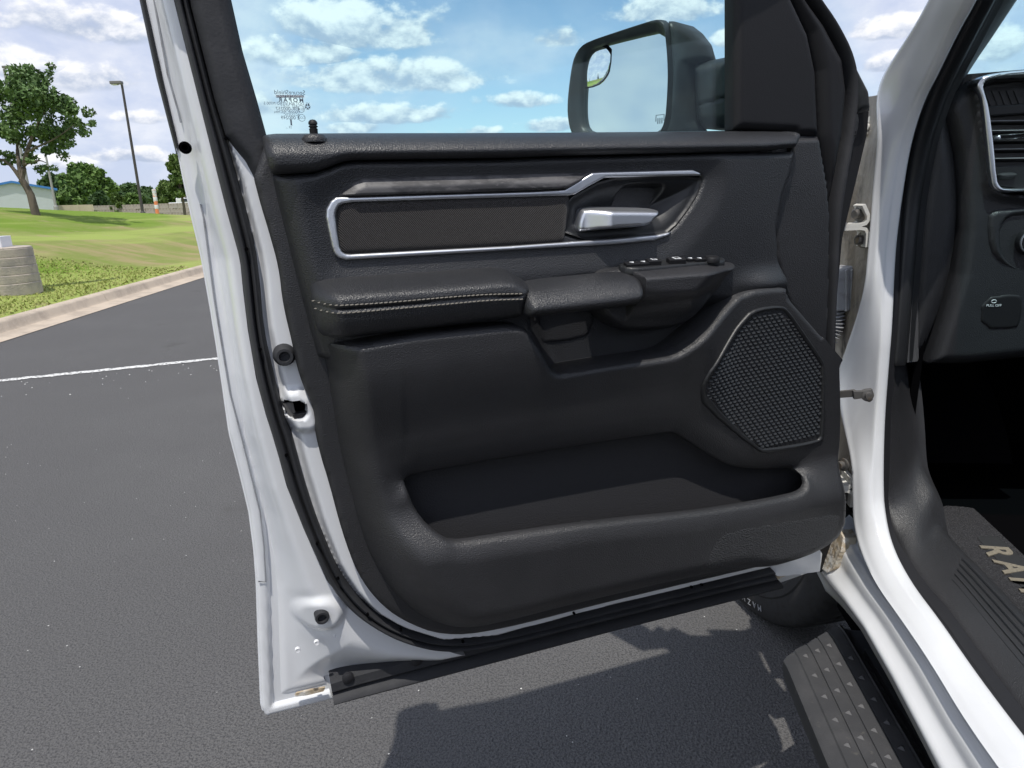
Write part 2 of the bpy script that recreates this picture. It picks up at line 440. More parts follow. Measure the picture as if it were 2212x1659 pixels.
HEM = [(311, -60, -.09), (311, 0, -.09), (352, 185, -.09), (382, 308, -.09), (397, 384, -.09), (415, 466, -.09), (436, 553, -.09), (455, 658, -.09),
       (469, 744, -.09), (483, 837, -.09), (497, 936, -.09), (521, 1028, -.09), (540, 1107, -.09), (551, 1192, -.09), (556, 1260, -.09),
       (560, 1385, -.09), (566, 1528, -.09), (574, 1546, -.09)]
HEMB = [(574, 1546, -.09), (720, 1509, -.09), (1097, 1411, -.09), (1317, 1353, -.09), (1674, 1264, -.09), (1761, 1233, -.09)]
WL = [(375-14, -60), (375, 0), (423, 191), (464, 355), (488, 450), (518, 559), (525, 629), (535, 711), (553, 817), (574, 896), (586, 933), (602, 987),
      (619, 1050), (657, 1145), (706, 1254), (747, 1306), (794, 1342), (867, 1380), (960, 1400), (1070, 1384), (1317, 1326), (1560, 1268), (1662, 1246)]
WR = [(396, -60), (409, 0), (464, 218), (488, 295), (513, 384), (535, 466), (554, 548), (562, 616), (570, 711), (594, 817), (618, 906), (630, 933),
      (655, 1028), (685, 1121), (725, 1219), (764, 1279), (815, 1328), (875, 1358), (957, 1380), (1070, 1371), (1317, 1305), (1560, 1248), (1662, 1224)]
FL = [(548, 384), (562, 439), (581, 501), (603, 580), (611, 658), (632, 744), (642, 797), (660, 847), (670, 863), (682, 906), (680, 930), (693, 987),
      (712, 1047), (739, 1151), (772, 1241), (815, 1301), (870, 1344), (957, 1377), (1070, 1367), (1317, 1302), (1660, 1222)]
hem = P(HEM); hemb = P(HEMB); wl = P(WL, -.04); wr = P(WR, -.03); fl = chaikin(P(FL, 0.), 2, False)

# outer skin behind everything
skin = np.vstack([P([(x-4, y, w) for x, y, w in HEM]), P([(x, y+2, w) for x, y, w in HEMB[1:]]),
                  P([(1785, 1236, -.09), (1806, 1205, -.09), (1800, 780, -.09), (1815, 520, -.09), (1850, 380, -.09), (1872, 285, -.09), (1878, 239, -.09), (1700, 280, -.09), (560, 296, -.09), (480, 100, -.09), (440, -60, -.09)])])
relief('door_skin', FD, [skin], lambda a, b, d: np.full(a.shape, -.094), .012, -.115, 'white_paint', truck)

# pressed inner metal between the hem and the main weatherstrip
strip_top = P([(700, 1478), (761, 1455), (859, 1429), (996, 1395)], -.07)
poly = np.vstack([hem, hemb[1:2], strip_top[:1], strip_top[1:], wl[16:18][::-1], wl[:16][::-1]])
bs_c = P([(689, 1323)], -.05)[0]
def hf_metal(a, b, d):
    dA = np.minimum(pdist(a, b, hem), pdist(a, b, hemb)); dB = pdist(a, b, wl)
    t = dA/(dA+dB+1e-6)
    w = -.09+.05*ss(t, .24, .80)
    w += .003*ss(dA, .0, .004)*(1-ss(dA, .013, .0155))                        # folded hem
    w -= .006*ss(dA, .014, .020)*(1-ss(dA, .022, .040))
    r = np.hypot((a-bs_c[0])*.8-(b-bs_c[1])*.1, b-bs_c[1])
    w += .009*(1-ss(r, .020, .034))                                           # boss round the bump stop
    return w
door_metal = relief('inner_panel', FD, [poly], hf_metal, .0032, -.11, 'white_paint', truck, angle=70)
# hem seam sealer line
SE = [(325, -40), (333, 0), (362, 160), (385, 240), (391, 265)]
tube('seam_line', FD.world(*P([(x, y, -.083) for x, y in SE]).T, -.0825), .0011, 'gasket_grey', door_metal, 6)
SE = [(433, 441), (440, 470), (462, 640), (478, 738), (497, 850), (519, 933), (548, 1050), (562, 1107), (570, 1180), (574, 1257), (558, 1256)]
tube('seam_line', FD.world(*P([(x, y, -.085) for x, y in SE]).T, -.0850), .0011, 'gasket_grey', door_metal, 6)
for q in ((679, 1276), (725, 1260), (643, 1405), (684, 1389), (727, 1372), (768, 1357), (676, 967, 1), (472, 395), (482, 436)):
    w = -.045 if len(q) == 2 else -.03
    p = FD.px([q[:2]], w)[0]
    lathe('weld_dimple', FD.world(p[0], p[1], w-.004), Nn, [(.0040, 0), (.0040, .0042), (.0034, .0050), (.0024, .0046), (.0, .0045)], 'white_paint', door_metal, 14)

# black outer moulding along the window frame
mo = [resample(FD.world(*P([(301, 0), (338, 169), (380, 331)], w).T, w), 40) for w in (-.10,)]
a1 = FD.world(*P([(288, -60), (301, 0), (338, 169), (380, 331)], -.10).T, -.10); a2 = FD.world(*P([(300, -60), (313, 0), (354, 185), (384, 312)], -.086).T, -.086)
loft('frame_moulding', [a1-Nn*.02, a1, (a1+a2)/2+Nn*.006, a2, a2-Nn*.02], 'dark_plastic', truck, 40, 3)

# white band between weatherstrip and trim, with the latch
band = np.vstack([P([(484, 285)], -.03), wr[3:], P([(1672, 1240), (1761, 1228), (1766, 1190), (1740, 1150)], -.03), P([(x+16, y-16) for x, y in FL[-1::-1][:8]], -.012),
                  P([(x+26, y-6) for x, y in FL[:-8][::-1]], -.012), P([(545, 355), (515, 305)], -.02)])
latch_hole = chaikin(P([(608, 869), (659, 867), (666, 902), (628, 911)], -.01), 1)
latch_bump = chaikin(P([(596, 846), (664, 842), (690, 905), (686, 934), (622, 934)], -.01), 1)
fl_ext = np.vstack([P([(500, 296), (522, 340)], -.012), P(FL, -.012)])
def hf_band(a, b, d):
    dA = pdist(a, b, wr); dB = pdist(a, b, fl_ext); t = dA/(dA+dB+1e-6)
    w = -.034+.016*ss(t, .05, .45)
    sb = sdf(a, b, latch_bump); w += .011*ss(sb, -.006, .008)
    sh = sdf(a, b, latch_hole); w -= .045*ss(sh, -.0015, .0025)
    return w
band_o = relief('latch_band', FD, [band], hf_band, .0026, -.09, 'white_paint', truck, angle=60)
c = FD.px([(640, 888)], -.03)[0]
box('latch', FD.world(c[0]-.004, c[1], -.043), (.030, .020, .02), 'black', band_o, (D, Z, Nn))
pl = P([(628, 871), (633, 871), (641, 903), (630, 909), (611, 873)], -.022)
prism('latch_plate', FD.world(pl[:, 0], pl[:, 1], -.030), Nn*.006, 'steel', band_o)
pl = P([(633, 897), (664, 892), (665, 902), (636, 908)], -.014)
prism('latch_bolt', FD.world(pl[:, 0], pl[:, 1], -.03), Nn*.012, 'dark_plastic', band_o, .001)

def bump_stop(px, w, r, h, mat='rubber', parent=None):
    c = FD.px([px], w)[0]; o = FD.world(c[0], c[1], w)
    lathe('bump_stop', o, Nn, [(r*1.25, -.004), (r*1.25, .003), (r*1.05, .006), (r*.98, h-.003), (r*.9, h), (r*.62, h), (r*.55, h-.006), (0, h-.007)], mat, parent, 28)
bump_stop((693, 1316), -.050, .0105, .026, 'rubber', door_metal)
bump_stop((614, 766), -.016, .0115, .016, 'rubber', band_o)
bump_stop((400, 319), -.066, .0058, .007, 'black', door_metal)

# main weatherstrip
n = 220
A = resample(chaikin(wl, 2, False), n); B = resample(chaikin(wr, 2, False), n)
cs = []
for t, w in ((-.02, -.060), (.0, -.046), (.08, -.028), (.25, -.016), (.42, -.014), (.52, -.020), (.57, -.024), (.62, -.019), (.78, -.015), (.93, -.022), (1.0, -.036), (1.02, -.05)):
    q = A*(1-t)+B*t; cs.append(FD.world(q[:, 0], q[:, 1], w))
ws = loft('weatherstrip', cs, 'rubber', truck, n, 2, 80)
for q in ((488, 299), (533, 538), (562, 755), (618, 983), (685, 1174), (730, 1249), (794, 1327), (866, 1348+12), (1000, 1386), (1240, 1325), (1494, 1268), (1516, 1263)):
    c = FD.px([q], -.014)[0]
    lathe('vent_hole', FD.world(c[0], c[1], -.0165), Nn, [(.0021, 0), (.0021, .0042), (0, .0043)], 'black', ws, 10)

# black window-frame trim on the latch side
ft = P([(392, -60), (486, -60), (500, 0), (524, 109), (556, 218), (576, 292), (604, 392), (552, 396), (547, 380), (530, 348), (505, 318), (487, 293), (464, 218), (409, 0)], -.012)
def hf_ft(a, b, d): return -.020+.012*rnd(d, .012)+.0018*ss(pdist(a, b, ft[2:6]), .010, .014)
relief('window_frame', FD, [ft], hf_ft, .0025, -.112, 'rubber', truck, angle=60)

# lower sealing strip along the door bottom
sa = P([(713, 1471), (761, 1455), (859, 1429), (996, 1394), (1317, 1312), (1673, 1228)], -.060)
sb_ = P([(720, 1509), (1097, 1411), (1317, 1353), (1674, 1264)], -.075)
A = resample(sa, 120); B = resample(sb_, 120); cs = []
for t, w in ((-.02, -.085), (.0, -.066), (.06, -.055), (.36, -.053), (.46, -.058), (.52, -.060), (.58, -.050), (.75, -.046), (.93, -.055), (1.0, -.072), (1.0, -.11)):
    q = A*(1-t)+B*t; cs.append(FD.world(q[:, 0], q[:, 1], w))
st = loft('lower_seal', cs, 'rubber', truck, 120, 1, 50)
for x, y in ((752, 1465), (900, 1427), (1034, 1393), (1176, 1362), (1299, 1328), (1425, 1299), (1649, 1242)):
    c = FD.px([(x, y)], -.054)[0]
    lathe('seal_clip', FD.world(c[0], c[1], -.058), Nn, [(.009, 0), (.009, .006), (.007, .0075), (0, .008)], 'seal_rubber', st, 16)
rs = P([(640, 1496), (672, 1489), (702, 1484), (700, 1492), (664, 1501), (636, 1504)], -.078)
relief('rust_patch', FD, [rs], lambda a, b, d: np.full(a.shape, -.0765), .004, -.08, 'mud', truck)
rs = P([(1676, 1245), (1722, 1222), (1724, 1231), (1676, 1252)], -.03)
relief('rust_patch', FD, [rs], lambda a, b, d: np.full(a.shape, -.0285), .004, -.032, 'mud', truck)

# ---------------- trim: base flange
base = np.vstack([fl, P([(1753, 1160), (1788, 1069), (1788, 1014), (1778, 979), (1784, 789), (1792, 466), (1787, 393), (1771, 295), (1700, 290), (575, 300)])])
def hf_base(a, b, d): return -.004+.005*rnd(d, .006)
trim = relief('trim_panel', FD, [base], hf_base, .005, -.014, 'soft_plastic', truck, angle=60)

# sill pad
padt = [(570, 289, .012), (600, 285, .012), (1152, 284.5, .012), (1561, 281, .012), (1700, 281, .012)]
padb = [(1708, 326, .03), (1425, 331, .03), (1152, 338, .03), (1097, 341, .03), (767, 345, .03), (739, 349, .03), (712, 360, .03), (679, 372, .03), (640, 375, .03), (592, 375, .03)]
pad = chaikin(np.vstack([P([(566, 295, .012)]), P(padt), P([(1719, 287, .016), (1722, 298, .02)]), P(padb), P([(584, 366, .025), (575, 335, .02)])]), 1)
padtop = P(padt)
def hf_pad(a, b, d):
    dt = pdist(a, b, padtop)
    w = .006+.038*rnd(dt, .030)-.006*ss(dt, .035, .062)
    return w-.010*(1-rnd(d, .010))
pad_o = relief('sill_pad', FD, [pad], hf_pad, .0028, 0., 'leather', truck, angle=60)
k = FD.px([(678, 284)], .025)[0]; o = FD.world(k[0], k[1]-.006, .022)
o = o-Z*.006
lathe('lock_knob_base', o, Z, [(.015, 0), (.015, .004), (.012, .008), (.007, .0095), (0, .0095)], 'soft_plastic', pad_o, 28)
lathe('lock_knob', o, Z, [(.0048, .003), (.0048, .014), (.0051, .015), (.0040, .0157), (.0040, .0166), (.0053, .0172), (.0053, .0181), (.0042, .0187), (.0042, .0196), (.0053, .0203), (.0049, .0230), (.003, .0250), (0, .0256)], 'dark_plastic', pad_o, 20)

# upper panel
BZ_OUT = [(1512, 380), (1508, 373), (1493, 367), (1300, 371.5), (1276, 373), (1216, 409), (1152, 413), (762, 424), (724, 424), (708, 439), (702, 455), (704, 473), (717, 536), (730, 556), (747, 562), (1097, 541), (1329, 528), (1410, 520), (1439, 510), (1448, 500)]
bz_field = chaikin(P([(722, 425), (762, 392), (782, 384), (1152, 375), (1276, 371), (1493, 366), (1510, 374), (1517, 392), (1500, 432), (1449, 502), (1410, 521), (1097, 543), (747, 563), (728, 556), (703, 473), (703, 450)], .022), 1)
recess = chaikin(P([(1130, 650), (1150, 604), (1290, 586), (1330, 620), (1560, 640), (1592, 640), (1530, 715), (1480, 850), (1190, 850), (1130, 720)], .01), 1)
up_left = P([(586, 378), (600, 440), (619, 515), (645, 620), (672, 723), (685, 770)], .004)
up_right = P([(1707, 328), (1695, 382), (1678, 427), (1667, 492), (1672, 561), (1688, 617)], .02)
upper = np.vstack([up_left, P([(760, 775), (1130, 790), (1190, 840), (1450, 830), (1560, 735), (1640, 670), (1690, 630)], .01), up_right[::-1],
                   P([(x, y+2.0) for x, y, _ in padb], .03)])
def hf_upper(a, b, d):
    w = .006+.028*rnd(pdist(a, b, up_left), .030)
    sb = sdf(a, b, bz_field)
    w -= .008*ss(sb, -.040, .004)
    w -= .026*ss(sdf(a, b, recess), -.004, .030)
    w -= .008*(1-rnd(d, .008))
    q = P([(1560, 470)], .03)[0]; w += .003*np.exp(-(((a-q[0])/.10)**2+((b-q[1])/.14)**2))
    q = P([(1650, 612)], .03)[0]; w += .016*np.exp(-(((a-q[0])/.05)**2+((b-q[1])/.018)**2))
    return w
bow = chaikin(P([(1231, 428), (1243, 421), (1306, 385), (1400, 381), (1512, 381), (1516, 391), (1500, 432), (1448, 501), (1414, 508), (1215, 522), (1226, 440)], .026), 1)
bow_hole = bow.mean(0)+(bow-bow.mean(0))*.985
upper_o = relief('upper_panel', FD, [upper, bow_hole], hf_upper, .0030, -.002, 'leather', truck, angle=70)
cov = chaikin(P([(1142, 690), (1150, 676), (1270, 668), (1284, 676), (1280, 695), (1270, 722), (1252, 731), (1180, 741), (1165, 736)], .006), 1)
relief('cover_patch', FD, [cov], lambda a, b, d: hf_upper(a, b, np.full(a.shape, .1))+.0022*rnd(d, .003), .003, -.002, 'soft_plastic', upper_o)

# chrome bezel, fabric and patterned inserts
bez = P([(1512, 380), (1508, 373), (1493, 367), (1300, 371.5), (1276, 373), (1246, 391), (1216, 409), (1152, 413), (950, 419), (762, 425), (740, 425), (724, 426), (713, 435), (704, 452), (703, 470), (710, 505), (717, 536), (722, 549), (730, 557), (747, 561.5),
         (900, 552.5), (1097, 541), (1329, 528), (1410, 520), (1439, 510), (1449, 500), (1416, 507), (1330, 514.5), (1213, 523), (1097, 531), (900, 541), (760, 548.5), (747, 548), (738, 543), (733, 533), (728, 500), (724, 468), (726, 455), (732, 444), (741, 440), (762, 437), (950, 431), (1186, 424), (1225, 423), (1240, 420), (1272, 401), (1303, 384.5), (1469, 380.5)], .026)
bezel = relief('chrome_bezel', FD, [bez], lambda a, b, d: .0285+.0035*rnd(d, .0018), .0013, .004, 'satin_chrome', truck, angle=80)
wd = P([(727, 424), (745, 408), (762, 394), (782, 386), (900, 382.5), (1152, 376.5), (1275, 374), (1245, 391), (1217, 407), (1152, 411), (900, 419), (762, 423)], .02)
wtop = P([(727, 420), (762, 394), (782, 386), (1152, 376.5), (1280, 374)], .02)
relief('patterned_insert', FD, [wd], lambda a, b, d: .0265+.003*rnd(d, .002)+.007*ss(pdist(a, b, wtop), .0, .013), .0018, .0, 'wood_trim', bezel, angle=70)
fb = chaikin(P([(725, 466), (727, 450), (742, 438), (770, 435), (1150, 423), (1215, 421), (1228, 422), (1226, 440), (1218, 512), (1214, 526), (1150, 530), (770, 550), (740, 550), (732, 530)], .022), 1)
relief('fabric_insert', FD, [fb], lambda a, b, d: .0255+.0035*rnd(d, .008), .0025, .0, 'fabric', bezel, angle=80)
hole = chaikin(P([(1328, 410), (1345, 400), (1405, 400), (1420, 406), (1402, 442), (1330, 446), (1322, 440)], .0), 1)
bowc = P([(1352, 430)], .0)[0]
bowr = P([(1516, 391), (1500, 432), (1448, 501)], .018)
def hf_bowl(a, b, d):
    w = .0265-.004*rnd(d, .004)-.026*ss(d, .004, .050)
    w -= .018*ss(sdf(a, b, hole), -.003, .003)
    return w
bowl = relief('handle_bowl', FD, [bow], hf_bowl, .0022, -.03, 'smooth_plastic', bezel, angle=70)
# door pull lever
lv = chaikin(P([(1246, 488, .03), (1254, 455, .03), (1264, 448, .03), (1311, 446, .04), (1425, 448, .045), (1431, 454, .045), (1418, 470, .045), (1403, 488, .045), (1396, 492, .045), (1305, 498, .045), (1262, 504, .035), (1249, 502, .03)]), 1)
lvt = P([(1246, 447, .025), (1435, 449, .025)])
lx = P([(1300, 470)], .03)[0][0]
def hf_lev(a, b, d):
    e = ss(a, lx-.030, lx+.006)
    return .018+(.014+.022*e)*rnd(d, .006)-.010*(1-ss(pdist(a, b, lvt), .0, .010))*e
relief('release_lever', FD, [lv], hf_lev, .0016, -.008, 'satin_chrome', bezel, angle=60)

# armrest pad
art = [(669, 606, .03), (684, 600, .03), (860, 588, .03), (1059, 574, .03), (1089, 577, .035), (1146, 607, .045)]
arm = chaikin(np.vstack([P(art), P([(1140, 622, .07), (1132, 640, .09), (1134, 684, .085), (1120, 690, .085), (920, 713, .085), (720, 737, .085), (702, 739, .08), (690, 720, .07), (676, 660, .05)])]), 1)
armtop = P(art)
armbot = P([(1150, 683, .085), (920, 713, .085), (690, 741, .085)])
armleft = P([(669, 606, .03), (676, 660, .05), (690, 720, .07), (700, 741, .08)])
SU = [(678, 661), (747, 659), (851, 652), (970, 641), (1059, 635), (1127, 634)]
SLo = [(683, 677), (732, 677), (851, 666.5), (970, 656), (1059, 647.5), (1129, 646)]
seam = P([(x0*.5+x1*.5-3, y0*.5+y1*.5) for (x0, y0), (x1, y1) in zip(SU, SLo)], .095)
def hf_arm(a, b, d):
    dt = pdist(a, b, armtop); db = pdist(a, b, armbot); dl = pdist(a, b, armleft)
    w = .022+.075*rnd(dt, .022)-.018*(1-rnd(db, .030))
    w *= (.45+.55*rnd(dl, .030))
    ds = pdist(a, b, seam)
    w -= .0035*np.exp(-(ds/.0016)**2); w += .0012*np.exp(-((ds-.004)/.003)**2)
    return w-.006*(1-rnd(d, .006))
arm_o = relief('armrest', FD, [arm], hf_arm, .0026, .0, 'leather', truck, angle=75)
# stitches: one small thread piece each
sv = []; sf = []
nseg = 6
for i, (x, r) in enumerate(((-.5, .25), (-.38, .8), (0, 1.), (.38, .8), (.5, .25))):
    for k in range(nseg): th = 2*math.pi*k/nseg; sv.append((x, r*.5*math.cos(th), r*.5*math.sin(th)))
sf = [(i*nseg+k, i*nseg+(k+1) % nseg, (i+1)*nseg+(k+1) % nseg, (i+1)*nseg+k) for i in range(4) for k in range(nseg)]+[tuple(range(nseg))[::-1], tuple(24+k for k in range(nseg))]
st0 = mesh('stitch', sv, sf, 'stitch', arm_o); mats = []
for L in (SU, SLo):
    c = resample(chaikin(P(L, .095), 2, False), 46)
    for i in range(45):
        q = (c[i]+c[i+1])/2; dv = (c[i+1]-c[i]); ln = np.linalg.norm(dv); ang = math.atan2(dv[1], dv[0])+.10
        w = float(hf_arm(np.array([q[0]]), np.array([q[1]]), np.array([.1]))[0])
        o = FD.world(q[0], q[1], w+.0002); ex = D*math.cos(ang)+Z*math.sin(ang); ey = -D*math.sin(ang)+Z*math.cos(ang)
        mt = Matrix.Identity(4)
        for j in range(3): mt[j][0] = ex[j]*ln*.84; mt[j][1] = ey[j]*.0016; mt[j][2] = Nn[j]*.0011; mt[j][3] = o[j]
        mats.append(mt)
copies(st0, mats)

# switch pod and pull handle
pdt = [(1279, 589, .03), (1288, 580, .03), (1335, 571, .03), (1561, 557, .03), (1585, 560, .03)]
pod = chaikin(np.vstack([P(pdt), P([(1601, 574, .05), (1606, 588, .07), (1600, 606, .08), (1588, 628, .08), (1545, 662, .065), (1499, 695, .05), (1454, 709, .04), (1400, 714, .04), (1344, 714, .04), (1317, 700, .045), (1298, 675, .055), (1284, 640, .06)])]), 1)
podtop = chaikin(P(pdt), 3, False); podbot = P([(1606, 620, .08), (1588, 628, .08), (1499, 695, .05), (1454, 709, .04), (1344, 715, .04), (1300, 700, .04)]); podbot = chaikin(podbot, 3, False)
podr = P([(1580, 556, .03), (1601, 572, .05), (1606, 588, .07), (1600, 606, .08)])
ridge = P([(1376, 666), (1450, 654), (1560, 637)], .085); podr = chaikin(podr, 3, False)
def hf_pod(a, b, d):
    dt = pdist(a, b, podtop); db = pdist(a, b, podbot)
    w = .030+.070*rnd(dt, .016)
    w -= .050*(1-ss(db, .0, .066))
    w -= .016*(1-rnd(pdist(a, b, podr), .016))
    w -= .0045*np.exp(-(pdist(a, b, ridge)/.009)**2)
    w = np.where(a < aP1, np.minimum(w, .056+.05*ss(a, aP0, aP1)), w)
    return w-.012*(1-rnd(d, .010))
aP0, aP1 = float(P([(1372, 625)], .08)[0][0]), float(P([(1394, 625)], .095)[0][0])
pod_o = relief('switch_pod', FD, [pod], hf_pod, .0018, .0, 'soft_plastic', truck, angle=70)
hd = chaikin(P([(1130, 628, .085), (1134, 615, .075), (1146, 605, .06), (1240, 596, .06), (1329, 587, .06), (1362, 589, .065), (1382, 600, .075), (1387, 629, .09), (1380, 648, .09), (1360, 659, .09), (1240, 672, .09), (1140, 684, .09), (1131, 676, .09)]), 1)
hdt = P([(1130, 607, .06), (1146, 605, .06), (1329, 587, .06), (1390, 586, .06)])
def hf_hd(a, b, d):
    return .066+.044*rnd(pdist(a, b, hdt), .034)-.014*(1-rnd(d, .011))
relief('pull_handle', FD, [hd], hf_hd, .0024, .056, 'leather', truck, angle=70)
# window switches on top of the pod
swp = chaikin(FD.px([(1330, 576, .055), (1352, 566, .035), (1440, 561, .035), (1560, 556, .035), (1572, 560, .05), (1562, 567, .072), (1440, 577, .072), (1378, 584, .074), (1350, 582, .07)]), 1)
qa, qb = P([(1450, 563)], .03)[0], P([(1450, 592)], .098)[0]
e2_ = Nn*.068+Z*(qb[1]-qa[1]); e2_ /= np.linalg.norm(e2_); FSW = Frame(FD.o+Nn*.03+Z*(qa[1]+.0005), D, e2_, np.cross(D, e2_)*(1 if np.cross(D, e2_)[2] > 0 else -1))
ZS = FSW.en
sw_out = FSW.px([(1332, 577), (1348, 569), (1400, 565), (1553, 560), (1566, 561.5), (1566, 567.5), (1520, 571), (1440, 579.5), (1386, 584.5), (1357, 584)])
plate = relief('switch_plate', FSW, [chaikin(sw_out, 1)], lambda a, b, d: .001+.0025*rnd(d, .003), .002, -.006, 'smooth_plastic', truck, angle=60)
for (xa, xb, y0, y1, tilt, nm) in ((1354, 1384, 569.5, 577, 0, 0), (1384, 1403, 567.5, 575.5, 0, 0), (1401, 1429, 565, 574, .004, 1), (1446, 1482, 562.5, 571, .004, 2), (1488, 1502, 562, 566, 0, 0), (1504, 1526, 561.5, 566.5, 0, 0)):
    q = FSW.px([(xa, y1-1), (xb, y1-2.5), (xb-6, y0), (xa-8, y0+1)], .004)
    v = FSW.world(q[:, 0], q[:, 1], .003); 
    b = prism('window_switch', v, ZS*(.0045+tilt*.5), 'dark_plastic', plate, .001)
    c = q.mean(0); o = FSW.world(c[0], c[1], .0078+tilt*.5)
    if nm:
        rr = q[1][0]-q[0][0]; ic = FSW.world(*(c+np.array([[-.2, -.22], [.2, -.22], [.2, .22], [-.2, .22]])*[rr, rr*.9]).T, .0077+tilt*.5)
        prism('switch_icon', ic, ZS*.0004, 'white_print', plate)
        ic = FSW.world(*(c+np.array([[-.12, -.12], [.12, -.12], [.12, .12], [-.12, .12]])*[rr, rr*.9]).T, .0082+tilt*.5)
        prism('switch_icon', ic, ZS*.0002, 'dark_plastic', plate)
    else:
        rr = .0035; ic = FSW.world(*(c+np.array([[-1, -.8], [1, -.8], [0, 1]])*rr).T, .0077)
        prism('switch_icon', ic, ZS*.0004, 'white_print', plate)
c = FSW.px([(1538, 560.5)], .005)[0]; lathe('mirror_knob', FSW.world(c[0], c[1], 0.002), ZS, [(.011, 0), (.011, .005), (.009, .0075), (0, .007)], 'dark_plastic', plate, 24)

# ---------------- lower panel with map pocket and speaker
lo_left = P([(693, 745, .004), (703, 777, .004), (717, 857, .004), (733, 960, .004), (757, 1055, .004), (781, 1151, .004), (814, 1227, .004), (862, 1295, .004), (930, 1342, .004), (985, 1353, .004), (1070, 1337, .004), (1210, 1301, .004), (1481, 1239, .004), (1655, 1208, .004), (1753, 1160, .004), (1786, 1102, .004), (1790, 1069, .004), (1790, 1014, .004), (1780, 975, .004), (1786, 940, .004), (1787, 860, .004), (1784, 780, .004)])
lo_top = P([(1742, 718, .02), (1706, 668, .03), (1690, 640, .040), (1688, 619, .040), (1660, 622, .050), (1633, 627, .056), (1603, 640, .060), (1560, 682, .068), (1523, 719, .074), (1480, 760, .078), (1462, 770, .078), (1439, 777, .08), (1306, 796, .08), (1222, 812, .08), (1205, 810, .08), (1192, 800, .08), (1165, 752, .08), (1140, 716, .08), (1128, 706, .078), (1100, 704, .078), (900, 722, .075), (720, 742, .04)])
lo_left = chaikin(lo_left, 2, False)
lower = np.vstack([lo_left, chaikin(lo_top, 2, False)])
PKT = [(870, 1034, .036), (874, 1029, .036), (884, 1026, .036), (1120, 982, .036), (1440, 932, .036), (1462, 936, .036), (1490, 955, .038), (1562, 1001, .04), (1600, 1012, .04), (1660, 1015, .04), (1714, 1011, .04)]
PKR = [(1726, 1026, .05), (1732, 1042, .06), (1727, 1058, .068), (1700, 1073, .075), (1570, 1099, .08), (1481, 1113, .082), (1284, 1133, .084), (1061, 1166, .084), (1012, 1174, .084), (985, 1176, .084), (962, 1170, .082), (925, 1143, .076), (900, 1108, .066), (884, 1070, .055), (874, 1046, .045)]
pk_top = chaikin(P(PKT), 3, False); pk_rim = chaikin(P(PKR), 3, False); pocket = np.vstack([pk_top, pk_rim])
spk_out = chaikin(P([(1688, 659), (1705, 669), (1735, 712), (1778, 775), (1784, 789), (1784, 939), (1776, 958), (1664, 982), (1639, 977), (1516, 876), (1508, 849), (1508, 821), (1522, 789), (1612, 680), (1639, 665)], .058), 1)
spk_in = (lambda q: spk_out.mean(0)+(q-spk_out.mean(0))*1.025)(chaikin(P([(1688, 671), (1701, 682), (1731, 727), (1770, 782), (1775, 793), (1773, 938), (1764, 950), (1655, 967), (1637, 961), (1527, 856), (1521, 828), (1531, 800), (1621, 692), (1640, 679)], .058), 1))
zr0 = float(pk_rim[:, 1].max()); rim_line = P(PKR[2:11])
aS0, aS1 = float(P([(1480, 800)], .06)[0][0]), float(P([(1600, 800)], .05)[0][0])
def hf_lower0(a, b, d):
    dl = pdist(a, b, lo_left)
    zrim = np.interp(a, np.sort(rim_line[:, 0]), rim_line[np.argsort(rim_line[:, 0]), 1])
    low = 1-ss(b-zrim, -.03, .05)
    zpt = np.interp(a, pk_top[:, 0], pk_top[:, 1])
    e = ss(a, aS0, aS1)
    H = .052+(.030*ss(b-zpt, .03, .17))*(1-e)+.034*low
    w = .003+H*rnd(dl, .045+.03*low-.022*ss(a, aS1, aS1+.08))
    return w
def hf_lower(a, b, d):
    w = hf_lower0(a, b, d)
    dT = pdist(a, b, pk_top); dR = pdist(a, b, pk_rim)
    wt = ss(.5+(dR-dT)/.04, 0, 1)
    w = w-wt*np.maximum(w-.036, 0)*(1-rnd(dT, .060))
    w -= .005*(1-rnd(dR, .006))
    dtp = pdist(a, b, lo_top)
    w -= .006*(1-rnd(dtp, .008))
    return w
lower_o = relief('lower_panel', FD, [lower, pocket], hf_lower, .0024, lambda a, b, w: np.where((pdist(a, b, pk_rim) < .004) & (pdist(a, b, pk_top) > .004), w-.006, np.minimum(w, -.002)), 'soft_plastic', truck, angle=60)
mk('pocket_plastic', (.030, .030, .033), .6, spec=.3, bump=[('leather', 500, .0004)])
mpk = P([(845, 1015), (1440, 905), (1500, 940), (1600, 990), (1760, 990), (1765, 1080), (1500, 1200), (960, 1230), (880, 1150)], .004)
relief('map_pocket', FD, [mpk], lambda a, b, d: .004+.02*ss(b, float(mpk[:, 1].max()), float(mpk[:, 1].min())), .006, -.004, 'pocket_plastic', lower_o)
# shiny clip nubs at the bottom of the pocket
for x, y, r in ((1262, 1128, .010), (1470, 1112, .006)):
    c = FD.px([(x, y)], .05)[0]
    lathe('clip_nub', FD.world(c[0], c[1]-.012, .05), Nn*.4+Z, [(r*1.1, 0), (r*1.05, .008), (r*.7, .014), (0, .0155)], 'smooth_plastic', lower_o, 18)
# kick area with woven texture
mt = mk('kick_texture', (.034, .035, .038), .55, spec=.5, bump=[('vor', 300, .0012, (1, 1, 1.7))])
kick = chaikin(P([(1500, 1226, .06), (1518, 1190, .075), (1545, 1152, .08), (1580, 1138, .08), (1640, 1124, .075), (1720, 1102, .06), (1770, 1084, .045), (1776, 1100, .045), (1752, 1150, .045), (1690, 1182, .05), (1600, 1204, .055)]), 1)
relief('kick_patch', FD, [kick], lambda a, b, d: hf_lower(a, b, d)-.0004+.0010*rnd(d, .010), .003, -.002, 'kick_texture', lower_o, angle=75)
